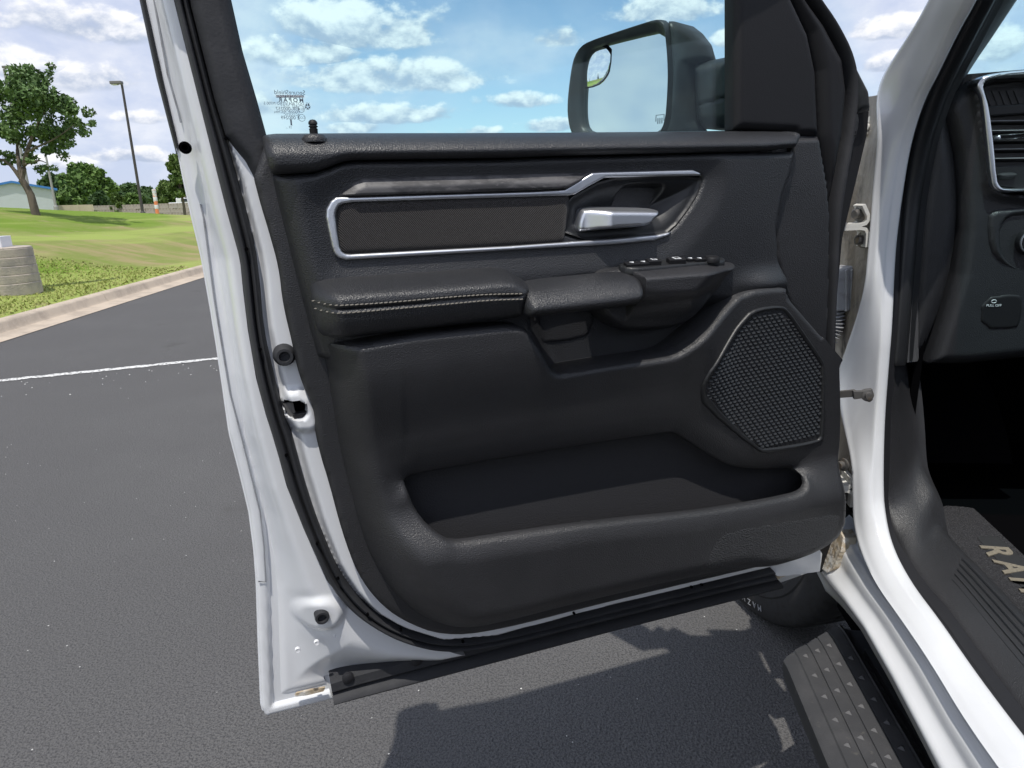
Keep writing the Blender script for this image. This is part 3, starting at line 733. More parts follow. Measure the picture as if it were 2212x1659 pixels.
# speaker
hs = lambda a, b, d: hf_lower0(a, b, d)
spk = relief('speaker_frame', FD, [spk_out, spk_in], lambda a, b, d: hs(a, b, d)+.0005+.0032*rnd(d, .003), .0016, .02, 'smooth_plastic', truck, angle=75)
relief('speaker_backing', FD, [spk_in], lambda a, b, d: hs(a, b, d)-.006, .004, .0, 'black', spk)
gv = []; gf = []
u0, u1 = spk_in[:, 0].min(), spk_in[:, 0].max(); z0, z1 = spk_in[:, 1].min(), spk_in[:, 1].max()
pa, pb = .0092, .0058; k = 0
rows = int((z1-z0)/pb)+2
ca = []; 
for j in range(rows):
    for i in range(int((u1-u0)/pa)+2): ca.append((u0+(i+.5*(j % 2))*pa, z0+j*pb+.06*(i*pa)))
ca = np.array(ca); ok = sdf(ca[:, 0], ca[:, 1], spk_in) > .001; ca = ca[ok]
wv = hs(ca[:, 0], ca[:, 1], np.zeros(len(ca)))
for (a, b), w in zip(ca, wv):     # each cell a small scooped louvre
    h = pa*.46; g = pb*.40
    q = [(a-h, b, w+.0002), (a-h*.5, b-g, w+.0022), (a+h*.5, b-g, w+.0024), (a+h, b, w+.0004), (a+h*.5, b+g, w-.0026), (a-h*.5, b+g, w-.0026)]
    base_i = len(gv); gv += q; gf.append((base_i, base_i+1, base_i+2, base_i+3)); gf.append((base_i, base_i+3, base_i+4, base_i+5))
gv = np.array(gv); mesh('grille_mesh', FD.world(gv[:, 0], gv[:, 1], gv[:, 2]), np.array(gf), 'smooth_plastic', spk, smooth=False, kind='stuff')

# ---------------- front end of the door
ftr = P([(1713, 300), (1771, 297), (1779, 345), (1788, 393), (1794, 466), (1792, 640), (1785, 772), (1742, 716), (1706, 664), (1690, 632), (1690, 617), (1674, 561), (1669, 492), (1680, 427), (1697, 382), (1709, 328)], .010)
relief('front_trim', FD, [ftr], lambda a, b, d: .004+.008*rnd(d, .005), .004, -.004, 'soft_plastic', truck, angle=60)
sail = P([(1588, -60), (1688, -60), (1714, 0), (1748, 73), (1765, 154), (1771, 294), (1712, 294), (1716, 286), (1587, 280)], .0)
relief('sail_panel', FD, [sail], lambda a, b, d: -.006+.009*rnd(d, .012), .003, -.024, 'dark_plastic', truck, angle=60)
ffr = P([(1691, -60), (1718, -60), (1751, 0), (1787, 50), (1827, 126), (1836, 196), (1826, 295), (1801, 421), (1796, 466), (1790, 393), (1774, 295), (1768, 154), (1751, 73), (1717, 0)], -.004)
relief('front_frame', FD, [ffr], lambda a, b, d: -.014+.014*rnd(d, .020), .003, -.09, 'dark_plastic', truck, angle=60)
# front weatherstrip
WA = P([(1718, -60), (1751, 0), (1787, 50), (1827, 126), (1836, 196), (1826, 295), (1801, 421), (1793, 500), (1789, 640), (1786, 780)], -.012)
WB = P([(1730, -60), (1762, 0), (1800, 50), (1838, 126), (1846, 196), (1837, 295), (1815, 421), (1805, 500), (1800, 640), (1790, 790)], -.020)
A = resample(chaikin(WA, 2, False), 80); B = resample(chaikin(WB, 2, False), 80); cs = []
for t, w in ((0, -.022), (.1, -.008), (.5, -.002), (.9, -.012), (1, -.026), (1., -.05)):
    q = A*(1-t)+B*t; cs.append(FD.world(q[:, 0], q[:, 1], w))
loft('front_weatherstrip', cs, 'rubber', truck, 80, 2, 80)
# outer corner of the front window frame and its bracket
oc = P([(1728, -60), (1740, -60), (1776, 0), (1830, 98), (1880, 196), (1884, 238), (1850, 247), (1846, 196), (1838, 126), (1800, 50), (1762, 0)], -.05)
relief('frame_corner', FD, [oc], lambda a, b, d: -.055+.008*rnd(d, .012), .004, -.09, 'mirror_plastic', truck, angle=60)
br = P([(1846, 244), (1858, 243), (1860, 262), (1857, 280), (1848, 310), (1840, 326), (1830, 328), (1838, 290)], -.05)
bro = relief('corner_bracket', FD, [br], lambda a, b, d: -.055+.003*rnd(d, .004), .003, -.06, 'mirror_plastic', truck)
c = FD.px([(1845, 288)], -.05)[0]; lathe('bracket_screw', FD.world(c[0], c[1], -.053), Nn, [(.006, 0), (.006, .003), (.003, .005), (0, .004)], 'dark_plastic', bro, 14)
hw = P([(1806, 420), (1800, 480), (1795, 640), (1787, 775), (1783, 775), (1787, 640), (1792, 480), (1798, 430)], -.03)
relief('front_flange', FD, [hw], lambda a, b, d: np.full(a.shape, -.030), .004, -.09, 'white_paint', truck)

fe = P([(1740, 230), (1880, 236), (1876, 288), (1855, 378), (1822, 515), (1810, 650), (1806, 780), (1806, 1000), (1810, 1130), (1806, 1205), (1778, 1238), (1755, 1236), (1760, 800)], -.065)
relief('front_edge', FD, [fe], lambda a, b, d: np.full(a.shape, -.068), .008, -.092, 'dark_plastic', truck)

# upper window frame, leaning in towards the roof
uf = chaikin(FD.world(np.array([-.060, -.050, .0, .10, .33, .55, .66, .73, .755]), np.array([1.560, 1.64, 1.77, 1.855, 1.90, 1.87, 1.77, 1.66, 1.60]), np.array([-.035, -.01, .04, .085, .11, .09, .045, .0, -.02])), 2, False)
tube('upper_frame', uf, .036, 'rubber', truck, 12)

# ---------------- window glass with its printed marks
gl = P([(420, -80), (470, -60), (545, 310), (1720, 310), (1720, -80)], -.026)
pane = prism('window_glass', FD.world(gl[:, 0], gl[:, 1], -.026), -Nn*.004, 'window_glass', truck)
zc = lambda x, y: (FD.world(*FD.px([(x, y)], -.0255)[0], -.0252))
sx = .9/F
def gtext(s, x, y, hpx, bold=0.): text('glass_print', s, zc(x, y), -D, Z, hpx*.00064, 'print_dark', pane, .00002, bold=bold)
# printing is read from outside, so it stands mirrored
gtext('SecureShield', 626, 200, 11)
q = FD.px([(597, 205.5), (656, 205.5), (656, 211), (597, 211)], -.0254); prism('glass_print', FD.world(q[:, 0], q[:, 1], -.0254), Nn*.0001, 'print_dark', pane)
text('glass_print', 'LAMINATED GLASS', zc(626.5, 208.2)+Nn*.0004, -D, Z, .0040, 'white_print', pane, .00002)
gtext('M O P A R', 629, 216.5, 10, .0002)
gtext('XI  DOT 804 VITRO M700 S', 620, 224, 7); gtext('AS2  27-9 *', 625, 229.5, 6.5); gtext('43R-000257', 622, 235.5, 9)
gtext('TRANSP. 70% MIN.', 620, 242.5, 6); gtext('ACOUSTIC', 630, 248, 6); gtext('E 000249', 627, 254.5, 9); gtext('I', 629, 265, 14, .0005); gtext('23 ...', 624, 275, 6)
gtext('E11', 650.5, 236, 6.5); gtext('CCC', 652, 254.5, 5.5)
for x, y, r in ((650.5, 235.5, 6.3), (652, 254.5, 6.5)):
    c = FD.px([(x, y)], -.0252)[0]; rr = r*.62/1000
    tube('glass_print', [FD.world(c[0]+rr*math.cos(t), c[1]+rr*math.sin(t), -.0252) for t in np.linspace(0, 2*math.pi, 25)], .00025, 'print_dark', pane, 4, False)
c = FD.px([(664.5, 230.5)], -.0252)[0]
for k in range(5):
    t0, t1 = math.pi/2+k*2*math.pi/5, math.pi/2+(k+1)*2*math.pi/5; rr = .0036; tm = (t0+t1)/2
    pts = [(c[0]+.0006*math.cos(tm), c[1]+.0006*math.sin(tm)), (c[0]+rr*math.cos(t0+.13), c[1]+rr*math.sin(t0+.13)), (c[0]+rr*math.cos(t1-.13), c[1]+rr*math.sin(t1-.13))]
    prism('glass_print', FD.world(*np.array(pts).T, -.0254), Nn*.0001, 'print_dark', pane)

# ---------------- outside mirror
q0 = FD.px([(1440, 170)], -.14)[0]; m0 = FD.world(q0[0], q0[1], -.14)
tl = R_(24); me1 = -Nn*math.cos(tl)-D*math.sin(tl); men = np.cross(me1, Z); men = men if men@(CAM-m0) > 0 else -men
FM = Frame(m0, me1, Z, men)
HO = [(1425, 42), (1411, 44), (1340, 67), (1275, 89), (1253, 103), (1239, 131), (1231, 185), (1227, 232), (1230, 268), (1238, 292), (1262, 306), (1330, 308), (1405, 306), (1428, 292), (1440, 262), (1444, 215), (1447, 150), (1440, 62), (1436, 48)]
ho = resample(np.vstack([chaikin(FM.px(HO), 1)]), 72)
gi = chaikin(FM.px([(1433, 62), (1350, 81), (1275, 101), (1260, 112), (1254, 160), (1250, 230), (1253, 272), (1266, 286), (1330, 292), (1416, 288), (1434, 268), (1440, 218), (1441, 136)]), 1)
gi = resample(gi, 72)
# align the inner loop start to the outer loop
def align(a, b):
    ca, cb = a.mean(0), b.mean(0); ta = np.arctan2(*(a-ca).T[::-1]); out = []
    bb = np.vstack([b, b[:1]]); bb = resample(bb, 721); tb = np.arctan2(*(bb-cb).T[::-1])
    return np.array([bb[np.argmin(np.abs((tb-t+math.pi) % (2*math.pi)-math.pi))] for t in ta])
gi = align(ho, gi); cen = ho.mean(0); rgt = np.array([ho[:, 0].min(), cen[1]])
loops = [(gi, -.020), (gi*1.0, -.006), (gi*.6+ho*.4, .0), (ho*.9+gi*.1, .004), (ho, .0), (cen+(ho-cen)*1.01, -.012), (cen+(ho-cen)*.98, -.025), (cen+(ho-cen)*.90, -.040), (cen+(ho-cen)*.72, -.052), (cen+(ho-cen)*.35, -.059), (cen+(ho-cen)*.05, -.060)]
cs = [FM.world(np.r_[l[:, 0], l[:1, 0]], np.r_[l[:, 1], l[:1, 1]], w) for l, w in loops]
mir = loft('side_mirror', cs, 'mirror_plastic', truck, 73, 2, 60)
spo = chaikin(FM.px([(1318, 93), (1276, 104), (1262, 116), (1257, 164), (1253, 191), (1286, 186), (1305, 170), (1316, 147)], -.012), 1)
gl_all = gi
relief('mirror_glass', FM, [gi], lambda a, b, d: np.full(a.shape, -.0155), .006, -.02, 'mirror', mir)
relief('spotter_rim', FM, [cen*0+spo.mean(0)+(spo-spo.mean(0))*1.03], lambda a, b, d: np.full(a.shape, -.0145), .004, -.02, 'black', mir)
sc0 = spo.mean(0)
relief('spotter_glass', FM, [spo], lambda a, b, d: -.0100-((a-sc0[0])**2+(b-sc0[1]+.004)**2)*2.8, .0015, -.0145, 'mirror_sharp', mir, angle=180)
for dx in (-.5, .5):
    pass
ic = FM.px([(1423, 256)], -.012)[0]
def mline(pts): tube('heater_mark', FM.world(*(ic+np.array(pts)*.001).T, -.0150), .0005, 'print_dark', mir, 4)
mline([(-8, -4), (-8, 6), (8, 6), (8, -4)]); mline([(-4, -8), (-4, 1)]); mline([(0, -8), (0, 1)]); mline([(4, -8), (4, 1)])
ar = FM.px([(1492, 134), (1540, 126), (1592, 115), (1592, 274), (1512, 278), (1500, 262), (1494, 200)], -.05)
def hf_arm2(a, b, d): return -.062+.022*rnd(d, .02)-.004*np.exp(-(pdist(a, b, FM.px([(1510, 268), (1512, 228), (1592, 206)], -.05))/.0018)**2)
relief('mirror_arm', FM, [ar], hf_arm2, .003, -.12, 'mirror_plastic', mir, angle=60)
# inner cheek of the housing joining the arm
ck = FM.px([(1440, 45, -.01), (1472, 50, -.04), (1500, 68, -.05), (1520, 94, -.05), (1536, 127, -.06), (1500, 140, -.05), (1496, 200, -.05), (1500, 262, -.05), (1512, 284, -.05), (1430, 300, -.01), (1444, 215, -.01), (1447, 150, -.01)])
fr_ = FM.px([(1440, 45, -.01), (1447, 150, -.01), (1444, 215, -.01), (1430, 300, -.01)])
relief('mirror_cheek', FM, [ck], lambda a, b, d: -.006-.050*ss(pdist(a, b, fr_), .0, .055)-.010*(1-rnd(d, .008)), .003, -.075, 'mirror_plastic', mir, angle=60)
# ------------------------------------------------------------------ the truck: body, sill, dash, wheel, step
def SP(pts, s): return [FS(q[2] if len(q) > 2 else s).pt(q[:2]) for q in pts]
TOPW = [(2034, -60), (2006, 0), (1970, 65), (1908, 157), (1893, 205), (1893, 250)]
L2 = TOPW+[(1896, 291), (1892, 341), (1885, 407), (1882, 456), (1874, 549), (1868, 617), (1852, 680), (1830, 745), (1810, 800), (1807, 830), (1815, 890), (1837, 985), (1841, 1028), (1841, 1079), (1843, 1131), (1857, 1187), (1889, 1258), (1944, 1334), (2009, 1429), (2080, 1549), (2160, 1662), (2240, 1770)]
L3 = [(2112, -60), (2088, 0), (2048, 70), (2003, 168), (1981, 208), (1958, 275), (1943, 341), (1933, 407), (1926, 456), (1915, 549), (1909, 712), (1901, 794), (1893, 903), (1891, 1001), (1891, 1052), (1893, 1101), (1908, 1179), (1949, 1262), (2009, 1341), (2080, 1449), (2152, 1549), (2212, 1628), (2290, 1740)]
L4 = [(2114, -60), (2090, 0), (2050, 70), (2006, 168), (1983, 212), (1961, 275), (1946, 341), (1937, 407), (1931, 456), (1926, 549), (1920, 767), (1909, 903), (1904, 1001), (1899, 1077), (1905, 1131), (1921, 1179), (1968, 1262), (2033, 1353), (2104, 1453), (2212, 1595), (2300, 1710)]
L5 = [(2138, -60), (2112, 0), (2070, 75), (2020, 178), (1998, 225), (1973, 291), (1955, 374), (1946, 456), (1943, 549), (1936, 700), (1928, 800), (1920, 903), (1917, 1012), (1914, 1091), (1923, 1141), (1937, 1177), (1992, 1262), (2047, 1322), (2104, 1405), (2212, 1549), (2300, 1660)]
L6 = [(2180, -60), (2152, 0), (2104, 90), (2052, 190), (2030, 250), (2012, 307), (1997, 380), (1985, 453), (1974, 592), (1966, 690), (1958, 783)]
nb_ = 150
ch = lambda p: chaikin(p, 2, False)
c2 = resample(ch(SP(L2, .492)), nb_); c3 = resample(ch(SP(L3, .522)), nb_); c4 = resample(ch(SP(L4, .542)), nb_); c5 = resample(ch(SP(L5, .562)), nb_)
out_ = -S*.004-T*.010
pillar = loft('door_aperture', [c2+T*.03+S*.02, c2, c2*.8+c3*.2+out_*.6, c2*.5+c3*.5+out_, c2*.15+c3*.85+out_*.6, c3, c3+S*.016+T*.004, c4], 'white_paint', truck, nb_, 3, 60)
cs = []
for t, h in ((0, 0), (.0, .006), (.2, .013), (.45, .012), (.55, .006), (.65, .012), (.9, .010), (1., .0), (1.0, -.01)):
    cs.append(c4*(1-t)+c5*t+(-S*.6-T*.6)*h)
loft('aperture_seal', cs, 'seal_rubber', truck, nb_, 2, 70)
c6 = resample(ch(SP(L6, .60)), 70); c5b = resample(ch(SP(L5[:11]+[(1927, 790)], .564)), 70)
loft('pillar_trim', [c5b, c5b*.7+c6*.3-T*.012-S*.004, c5b*.35+c6*.65-T*.014, c6, c6+S*.02+T*.02], 'smooth_plastic', truck, 70, 3, 70)
L7 = [(2190, -60), (2162, 0), (2112, 95), (2060, 195), (2032, 245), (2017, 310), (2001, 399), (1993, 480), (1988, 561), (1985, 650), (1982, 780)]
c7 = resample(ch(SP(L7, .64)), 70)
loft('pillar_trim_edge', [c6+S*.001, c6*.5+c7*.5, c7, c7+S*.03+T*.06], 'glovebox_fibre', truck, 70, 2, 70)
# A-pillar cover up to the windscreen
AW0 = SP([(2180, -60), (2150, 0), (2104, 82), (2058, 178), (2035, 235)], .605); AW1 = SP([(2240, -60), (2197, 0), (2141, 84), (2088, 160), (2050, 215)], .68)
loft('pillar_cover', [resample(AW0, 30), resample(AW0, 30)*.5+resample(AW1, 30)*.5-T*.01, resample(AW1, 30), resample(AW1, 30)+T*.1], 'smooth_plastic', truck, 30, 2, 80)
# sheet metal of the hinge pillar, dirty and with shadow painted into its colour, behind hinges
c2h = resample(SP(L2[4:20], .497), 60)
lp = [(1880, 205), (1884, 240), (1872, 289), (1852, 340), (1835, 421), (1815, 500), (1806, 600), (1800, 700), (1796, 800), (1792, 900), (1790, 1000), (1786, 1100), (1775, 1180)]
lpw = resample([FT(1.46).pt((x-14, y)) for x, y in lp], 60)
loft('hinge_pillar', [lpw-S*.03, lpw, lpw*.4+c2h*.6+T*.025, c2h+T*.004+S*.004], 'dusty_shaded_paint', truck, 60, 3, 80)
# rocker below the aperture
L0 = [(1764, 1222), (1790, 1258), (1825, 1300), (1865, 1355), (1925, 1461), (1985, 1575), (2028, 1659), (2080, 1760)]
L1 = [(1800, 1130), (1827, 1157), (1847, 1196), (1885, 1258), (1944, 1336), (2009, 1432), (2080, 1552), (2158, 1664), (2236, 1772)]
a0 = resample(SP(L0, .470), 90); a1 = resample(SP(L1, .504), 90); a00 = resample(SP([(1766, 1240), (1783, 1276), (1815, 1306), (1858, 1358), (1920, 1466), (1980, 1580), (2023, 1664), (2075, 1768)], .500), 90)
mid = lambda t, k: a0*(1-t)+a1*t+(-S*.8+Z*.3)*k
loft('rocker', [a00+S*.03, a00, a0+S*.004-Z*.006, a0, mid(.12, .004), mid(.28, -.001), mid(.45, -.004), mid(.62, .002), mid(.80, .006), mid(.93, .002), a1, a1+S*.012+Z*.002, a1+S*.03+Z*.02], 'white_paint', truck, 90, 3, 70)
# mud splash on the rocker's front end
ms = [(1768, 1190, .482), (1790, 1165, .489), (1818, 1142, .497), (1828, 1160, .497), (1822, 1190, .491), (1806, 1226, .482), (1793, 1235, .476), (1776, 1222, .474)]
mpts = np.array(SP(ms, .44)); mesh('mud_splash', np.vstack([mpts-S*.007-T*.004, mpts+S*.02]), [tuple(range(8))]+[(i, i+8, (i+1) % 8+8, (i+1) % 8) for i in range(8)], 'mud', truck, smooth=False)
# hinges, bolts, wiring boot, check strap
def hinge(y0, t, name='door_hinge'):
    f = FT(t)
    def bar(pts, wd, nm):
        c = np.array([f.pt(p) for p in pts]); n_ = len(c)
        cs = [c-T*wd/2+Z*.0028, c+T*wd/2+Z*.0028, c+T*wd/2-Z*.0028, c-T*wd/2-Z*.0028]
        dirs = np.gradient(c, axis=0); dirs /= np.linalg.norm(dirs, axis=1)[:, None]; nr = np.cross(dirs, T)
        cs = [c-T*wd/2+nr*.003, c+T*wd/2+nr*.003, c+T*wd/2-nr*.003, c-T*wd/2-nr*.003]
        return loft(nm, cs, 'zinc_paint', truck, n_, 1, 40, closed=True, caps=True)
    h = bar([(1786, y0), (1800, y0), (1850, y0-3), (1860, y0-6), (1866, y0-14), (1866, y0-24), (1856, y0-46)], .045, name)
    bar2 = bar([(1786, y0+6), (1800, y0+6), (1850, y0+4), (1860, y0+6), (1865, y0+14), (1863, y0+44)], .045, 'hinge_leaf'); attach(bar2, h)
    for (x, y, r) in ((1846, y0-26, .011), (1852, y0+30, .011)):
        o = f.pt((x, y)); lathe('hinge_bolt', o+S*.012, -S-T*.5, [(r*1.35, 0), (r*1.35, .004), (r*.8, .005), (r*.8, .016), (r*.6, .018), (0, .018)], 'steel', h, 6 if 0 else 14)
    return h
hinge(488, 1.34)
h2 = None
f = FT(1.30)
def bar(pts, wd, nm, t, parent, th=.0035, mat='zinc_paint'):
    f = FT(t); c = np.array([f.pt(p) for p in pts]); dirs = np.gradient(c, axis=0); dirs /= np.linalg.norm(dirs, axis=1)[:, None]; nr = np.cross(dirs, T)
    return loft(nm, [c-T*wd/2+nr*th, c+T*wd/2+nr*th, c+T*wd/2-nr*th, c-T*wd/2-nr*th], mat, parent, len(c), 1, 40, closed=True, caps=True)
h2 = bar([(1788, 1043), (1800, 1043), (1818, 1043), (1828, 1040), (1832, 1034), (1831, 1022)], .05, 'door_hinge', 1.3, truck)
bar([(1788, 1050), (1800, 1050), (1820, 1049), (1830, 1052), (1832, 1062), (1830, 1084)], .05, 'hinge_leaf', 1.3, h2)
for x, y in ((1806, 1003), (1810, 1068)):
    lathe('hinge_bolt', f.pt((x, y))+S*.015, -S-T*.5, [(.013, 0), (.013, .004), (.008, .005), (.008, .015), (0, .015)], 'steel', h2, 14)
for x, y, r in ((1889, 258, .007), (1880, 275, .008), (1874, 288, .007)):
    lathe('fender_bolt', FT(1.40).pt((x, y)), -S-T*.6, [(r*1.3, 0), (r*1.3, .003), (r*.8, .004), (r*.8, .012), (0, .012)], 'zinc_paint', truck, 10)
br = [FT(1.41).pt(p) for p in ((1872, 245), (1884, 238), (1900, 248), (1905, 258), (1888, 296), (1876, 286))]
prism('fender_bracket', br, T*.01, 'zinc_paint', truck, .001)
# wiring boot: block plus bellows
fb_ = FT(1.38)
bt = [fb_.pt(p) for p in ((1806, 600), (1812, 586), (1826, 580), (1848, 572), (1853, 580), (1850, 640), (1846, 672), (1806, 672))]
boot = prism('wiring_boot', bt, T*.05, 'gasket_grey', truck, .004)
for x in (1828, 1839, 1849):
    q = [fb_.pt(p) for p in ((x-3, 584), (x+3, 580), (x+2, 672), (x-4, 673))]; prism('boot_rib', np.array(q)-T*.004, T*.06, 'gasket_grey', boot, .002)
cur = resample(chaikin([fb_.pt(p)+T*.02 for p in ((1813, 672), (1815, 690), (1813, 708), (1808, 722), (1800, 738), (1790, 748))], 2, False), 60)
rr = .0125+.004*np.cos(np.linspace(0, 11*2*math.pi, 60)); tube('boot_bellows', cur, rr, 'gasket_grey', boot, 16)
# door check strap with its bracket and bolt
fk = FT(1.215)
a = np.array([FT(1.24).pt((1778, 855)), FT(1.235).pt((1800, 853)), FT(1.215).pt((1846, 849))])
dirs = np.gradient(a, axis=0); dirs /= np.linalg.norm(dirs, axis=1)[:, None]
ck_ = loft('check_strap', [a+Z*.006-T*.003, a+Z*.006+T*.003, a-Z*.006+T*.003, a-Z*.006-T*.003], 'steel', truck, 3, 1, 30, closed=True, caps=True)
q = [fk.pt(p) for p in ((1838, 841), (1858, 841), (1866, 838), (1879, 836), (1881, 844), (1880, 860), (1874, 865), (1862, 862), (1856, 857), (1840, 859))]
prism('strap_bracket', np.array(q)-T*.012, T*.008, 'steel', ck_, .001)
lathe('strap_bolt', fk.pt((1869, 850))-T*.010, -T, [(.010, 0), (.010, .003), (.0065, .004), (.0065, .010), (.004, .0105), (0, .010)], 'steel', ck_, 12)

# interior: sill trim, kick panel, floor, dark footwell
L8 = [(1966, 783), (1972, 830), (1978, 900), (1982, 980), (1990, 1010), (2014, 1060), (2020, 1090), (2024, 1120), (2030, 1140), (2065, 1178), (2125, 1238), (2212, 1330), (2290, 1412)]
L5c = [(1928, 790), (1920, 903), (1917, 1012), (1915, 1091), (1924, 1141), (1938, 1177), (1993, 1262), (2048, 1322), (2105, 1405), (2212, 1549), (2300, 1660)]
k5 = resample(ch(SP(L5c, .565)), 90); k8 = resample(ch(SP(L8, .66)), 90)
sill = loft('sill_trim', [k5+S*.002, k5*.9+k8*.1-T*.004+Z*.004, k5*.65+k8*.35+Z*.006-T*.006, k5*.3+k8*.7+Z*.002-T*.002, k8, k8+S*.02-Z*.02], 'soft_plastic', truck, 90, 3, 80)
fh = FH(.60)
def FHp(x, y, z): return FH(z).pt((x, y))
for k_ in range(5):
    t = .42+.11*k_; q = k5*(1-t)+k8*t+Z*.0058; q = q[56:]
    tube('sill_rib', q, .0009, 'soft_plastic', sill, 6)
# floor mat: lies on the floor
MZ = .60
mo_ = [FHp(*p, MZ) for p in ((2021, 1104), (2040, 1100), (2075, 1102), (2105, 1106), (2300, 1290), (2300, 1430), (2212, 1344), (2190, 1335), (2160, 1300), (2065, 1205), (2030, 1150), (2024, 1130))]
mat_o = thing('floor_mat', tuple(map(float, np.mean(mo_, 0))), 'dark grey carpet floor mat with tan lettering on the cab floor', 'floor mat')
FMt = FH(MZ); mo2 = np.array(mo_)[:, :2]
relief('carpet_pad', FMt, [mo2], lambda a, b, d: .004+.008*rnd(d, .008), .004, -.004, 'carpet', mat_o)
bd = FMt.px([(2110, 1160), (2140, 1156), (2158, 1160), (2300, 1290), (2300, 1370)], .013)
relief('letter_patch', FMt, [bd], lambda a, b, d: .0128+.0012*rnd(d, .002), .004, .005, 'board_plastic', mat_o)
pA = FMt.px([(2152, 1190)], .0145)[0]; pB = FMt.px([(2186, 1226)], .0145)[0]
dv = np.array([pB[0]-pA[0], pB[1]-pA[1], 0]); dl_ = np.linalg.norm(dv); ex = dv/dl_; ey = np.cross(Z, ex)
cz = np.array([pA[0], pA[1], MZ+.0142])
for i, chx in enumerate('RAM'):
    text('mat_letter', chx, cz+ex*dl_*1.0*i, ex, ey, dl_*1.1, 'mat_letter', mat_o, .001, bold=.002)
# floor and enclosing cab
fl_ = [S*.62+T*-.9, S*.62+T*2.0, S*1.9+T*2.0, S*1.9+T*-.9]
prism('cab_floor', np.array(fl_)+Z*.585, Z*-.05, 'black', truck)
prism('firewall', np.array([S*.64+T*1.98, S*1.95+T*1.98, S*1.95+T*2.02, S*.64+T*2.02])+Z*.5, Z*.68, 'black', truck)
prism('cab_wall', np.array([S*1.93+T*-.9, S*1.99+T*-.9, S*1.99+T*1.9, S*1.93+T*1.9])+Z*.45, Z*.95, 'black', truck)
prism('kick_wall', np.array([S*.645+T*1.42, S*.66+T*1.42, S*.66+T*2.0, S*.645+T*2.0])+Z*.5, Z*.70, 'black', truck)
# roof, rear cab side and tailgate end of the cab (shade the cab)
prism('cab_roof', np.array([S*.785+T*-1.1, S*1.80+T*-1.1, S*1.80+T*.72, S*.785+T*.72])+Z*1.86, Z*.05, 'white_paint', truck, .02)
prism('cab_back', np.array([S*.55+T*-1.0, S*1.95+T*-1.0, S*1.95+T*-.9, S*.55+T*-.9])+Z*.5, Z*.8, 'white_paint', truck)
prism('center_pillar', np.array([S*.56+T*-.16, S*.66+T*-.16, S*.66+T*.02, S*.56+T*.02])+Z*.5, Z*.9, 'dark_plastic', truck)
for sx_ in (.95, 1.55):
    prism('seat', np.array([S*(sx_-.25)+T*-.25, S*(sx_+.25)+T*-.25, S*(sx_+.25)+T*.32, S*(sx_-.25)+T*.32])+Z*.62, Z*.32, 'leather', truck, .06)
    prism('seat_back', np.array([S*(sx_-.25)+T*-.35, S*(sx_+.25)+T*-.35, S*(sx_+.25)+T*-.20, S*(sx_-.25)+T*-.20])+Z*.75, Z*.75, 'leather', truck, .05)

# dashboard: faces the seat
FDh = FT(1.43)
dash_out = FDh.px([(2032, 245), (2040, 215), (2056, 200), (2085, 178), (2110, 170), (2330, 155), (2330, 760), (2180, 775), (2080, 785), (2000, 785), (2030, 690), (2060, 590), (2070, 500), (2068, 420), (2058, 330), (2040, 270)])
vo = FDh.px([(2092, 200), (2105, 182), (2150, 168), (2330, 155), (2330, 440), (2150, 421), (2130, 412), (2119, 392), (2108, 300)])
def hf_dash(a, b, d):
    w = .0+.020*rnd(d, .025)
    w += .012*np.exp(-(np.abs(sdf(a, b, vo))/.008)**2)
    w -= .03*ss(sdf(a, b, vo), .0, .01)
    return w
dash = relief('dashboard', FDh, [dash_out], hf_dash, .004, -.12, 'leather', truck, angle=70)
top = FDh.px([(2060, 212), (2090, 160), (2340, 140), (2340, 170), (2110, 178)])
prism('dash_top', FDh.world(top[:, 0], top[:, 1], .0), T*.5, 'dark_plastic', dash)
# end cap flap beside the dash
ec = chaikin(FDh.px([(2024, 240), (2034, 222), (2044, 232), (2062, 291), (2074, 376), (2076, 461), (2066, 561), (2039, 669), (1993, 777), (1960, 777), (1970, 640), (1980, 480), (2000, 340)], .02), 1)
relief('dash_end_cap', FDh, [ec], lambda a, b, d: .004+.016*rnd(d, .030), .003, -.10, 'leather', dash, angle=70)
# chrome vent frame
vi = FDh.px([(2112, 203), (2108, 190), (2115, 179), (2138, 171), (2191, 167), (2330, 160), (2330, 410), (2212, 406), (2154, 407), (2144, 401), (2138, 388), (2132, 318), (2122, 237)], .01)
vo2 = FDh.px([(2096, 205), (2088, 189), (2100, 171), (2130, 163), (2189, 156), (2340, 148), (2340, 422), (2212, 415), (2142, 417), (2128, 409), (2121, 395), (2110, 288), (2102, 221)], .01)
vent = relief('vent_frame', FDh, [chaikin(vo2, 1), chaikin(vi, 1)], lambda a, b, d: .030+.008*rnd(d, .004), .0015, -.02, 'bright_chrome', truck, angle=70)
relief('vent_back', FDh, [vi], lambda a, b, d: np.full(a.shape, -.035), .01, -.05, 'black', vent)
for (ya, yb) in ((262, 259), (283, 280), (304, 300), (323, 320), (343, 340)):
    q = [FDh.pt((2112+(ya-262)*.16, ya)), FDh.pt((2330, yb)), FDh.pt((2330, yb))+T*.03-Z*.01, FDh.pt((2112+(ya-262)*.16, ya))+T*.03-Z*.01]
    prism('vent_slat', np.array(q)-T*.002, -Z*.0025, 'dark_plastic', vent)
    tube('slat_edge', [q[0]-T*.003, q[1]-T*.003], .0009, 'gasket_grey', vent, 5)
for x in (2132, 2148, 2164, 2180, 2196):
    q = [FDh.pt((x, 195)), FDh.pt((x+16, 236)), FDh.pt((x+16, 236))+T*.02, FDh.pt((x, 195))+T*.02]
    prism('vent_fin', np.array(q)+T*.008, S*.0012, 'smooth_plastic', vent)
q = FDh.px([(2106, 232), (2330, 214), (2330, 238), (2110, 254)], .004); prism('vent_bar', FDh.world(q[:, 0], q[:, 1], -.01), -T*.016, 'smooth_plastic', vent, .003)
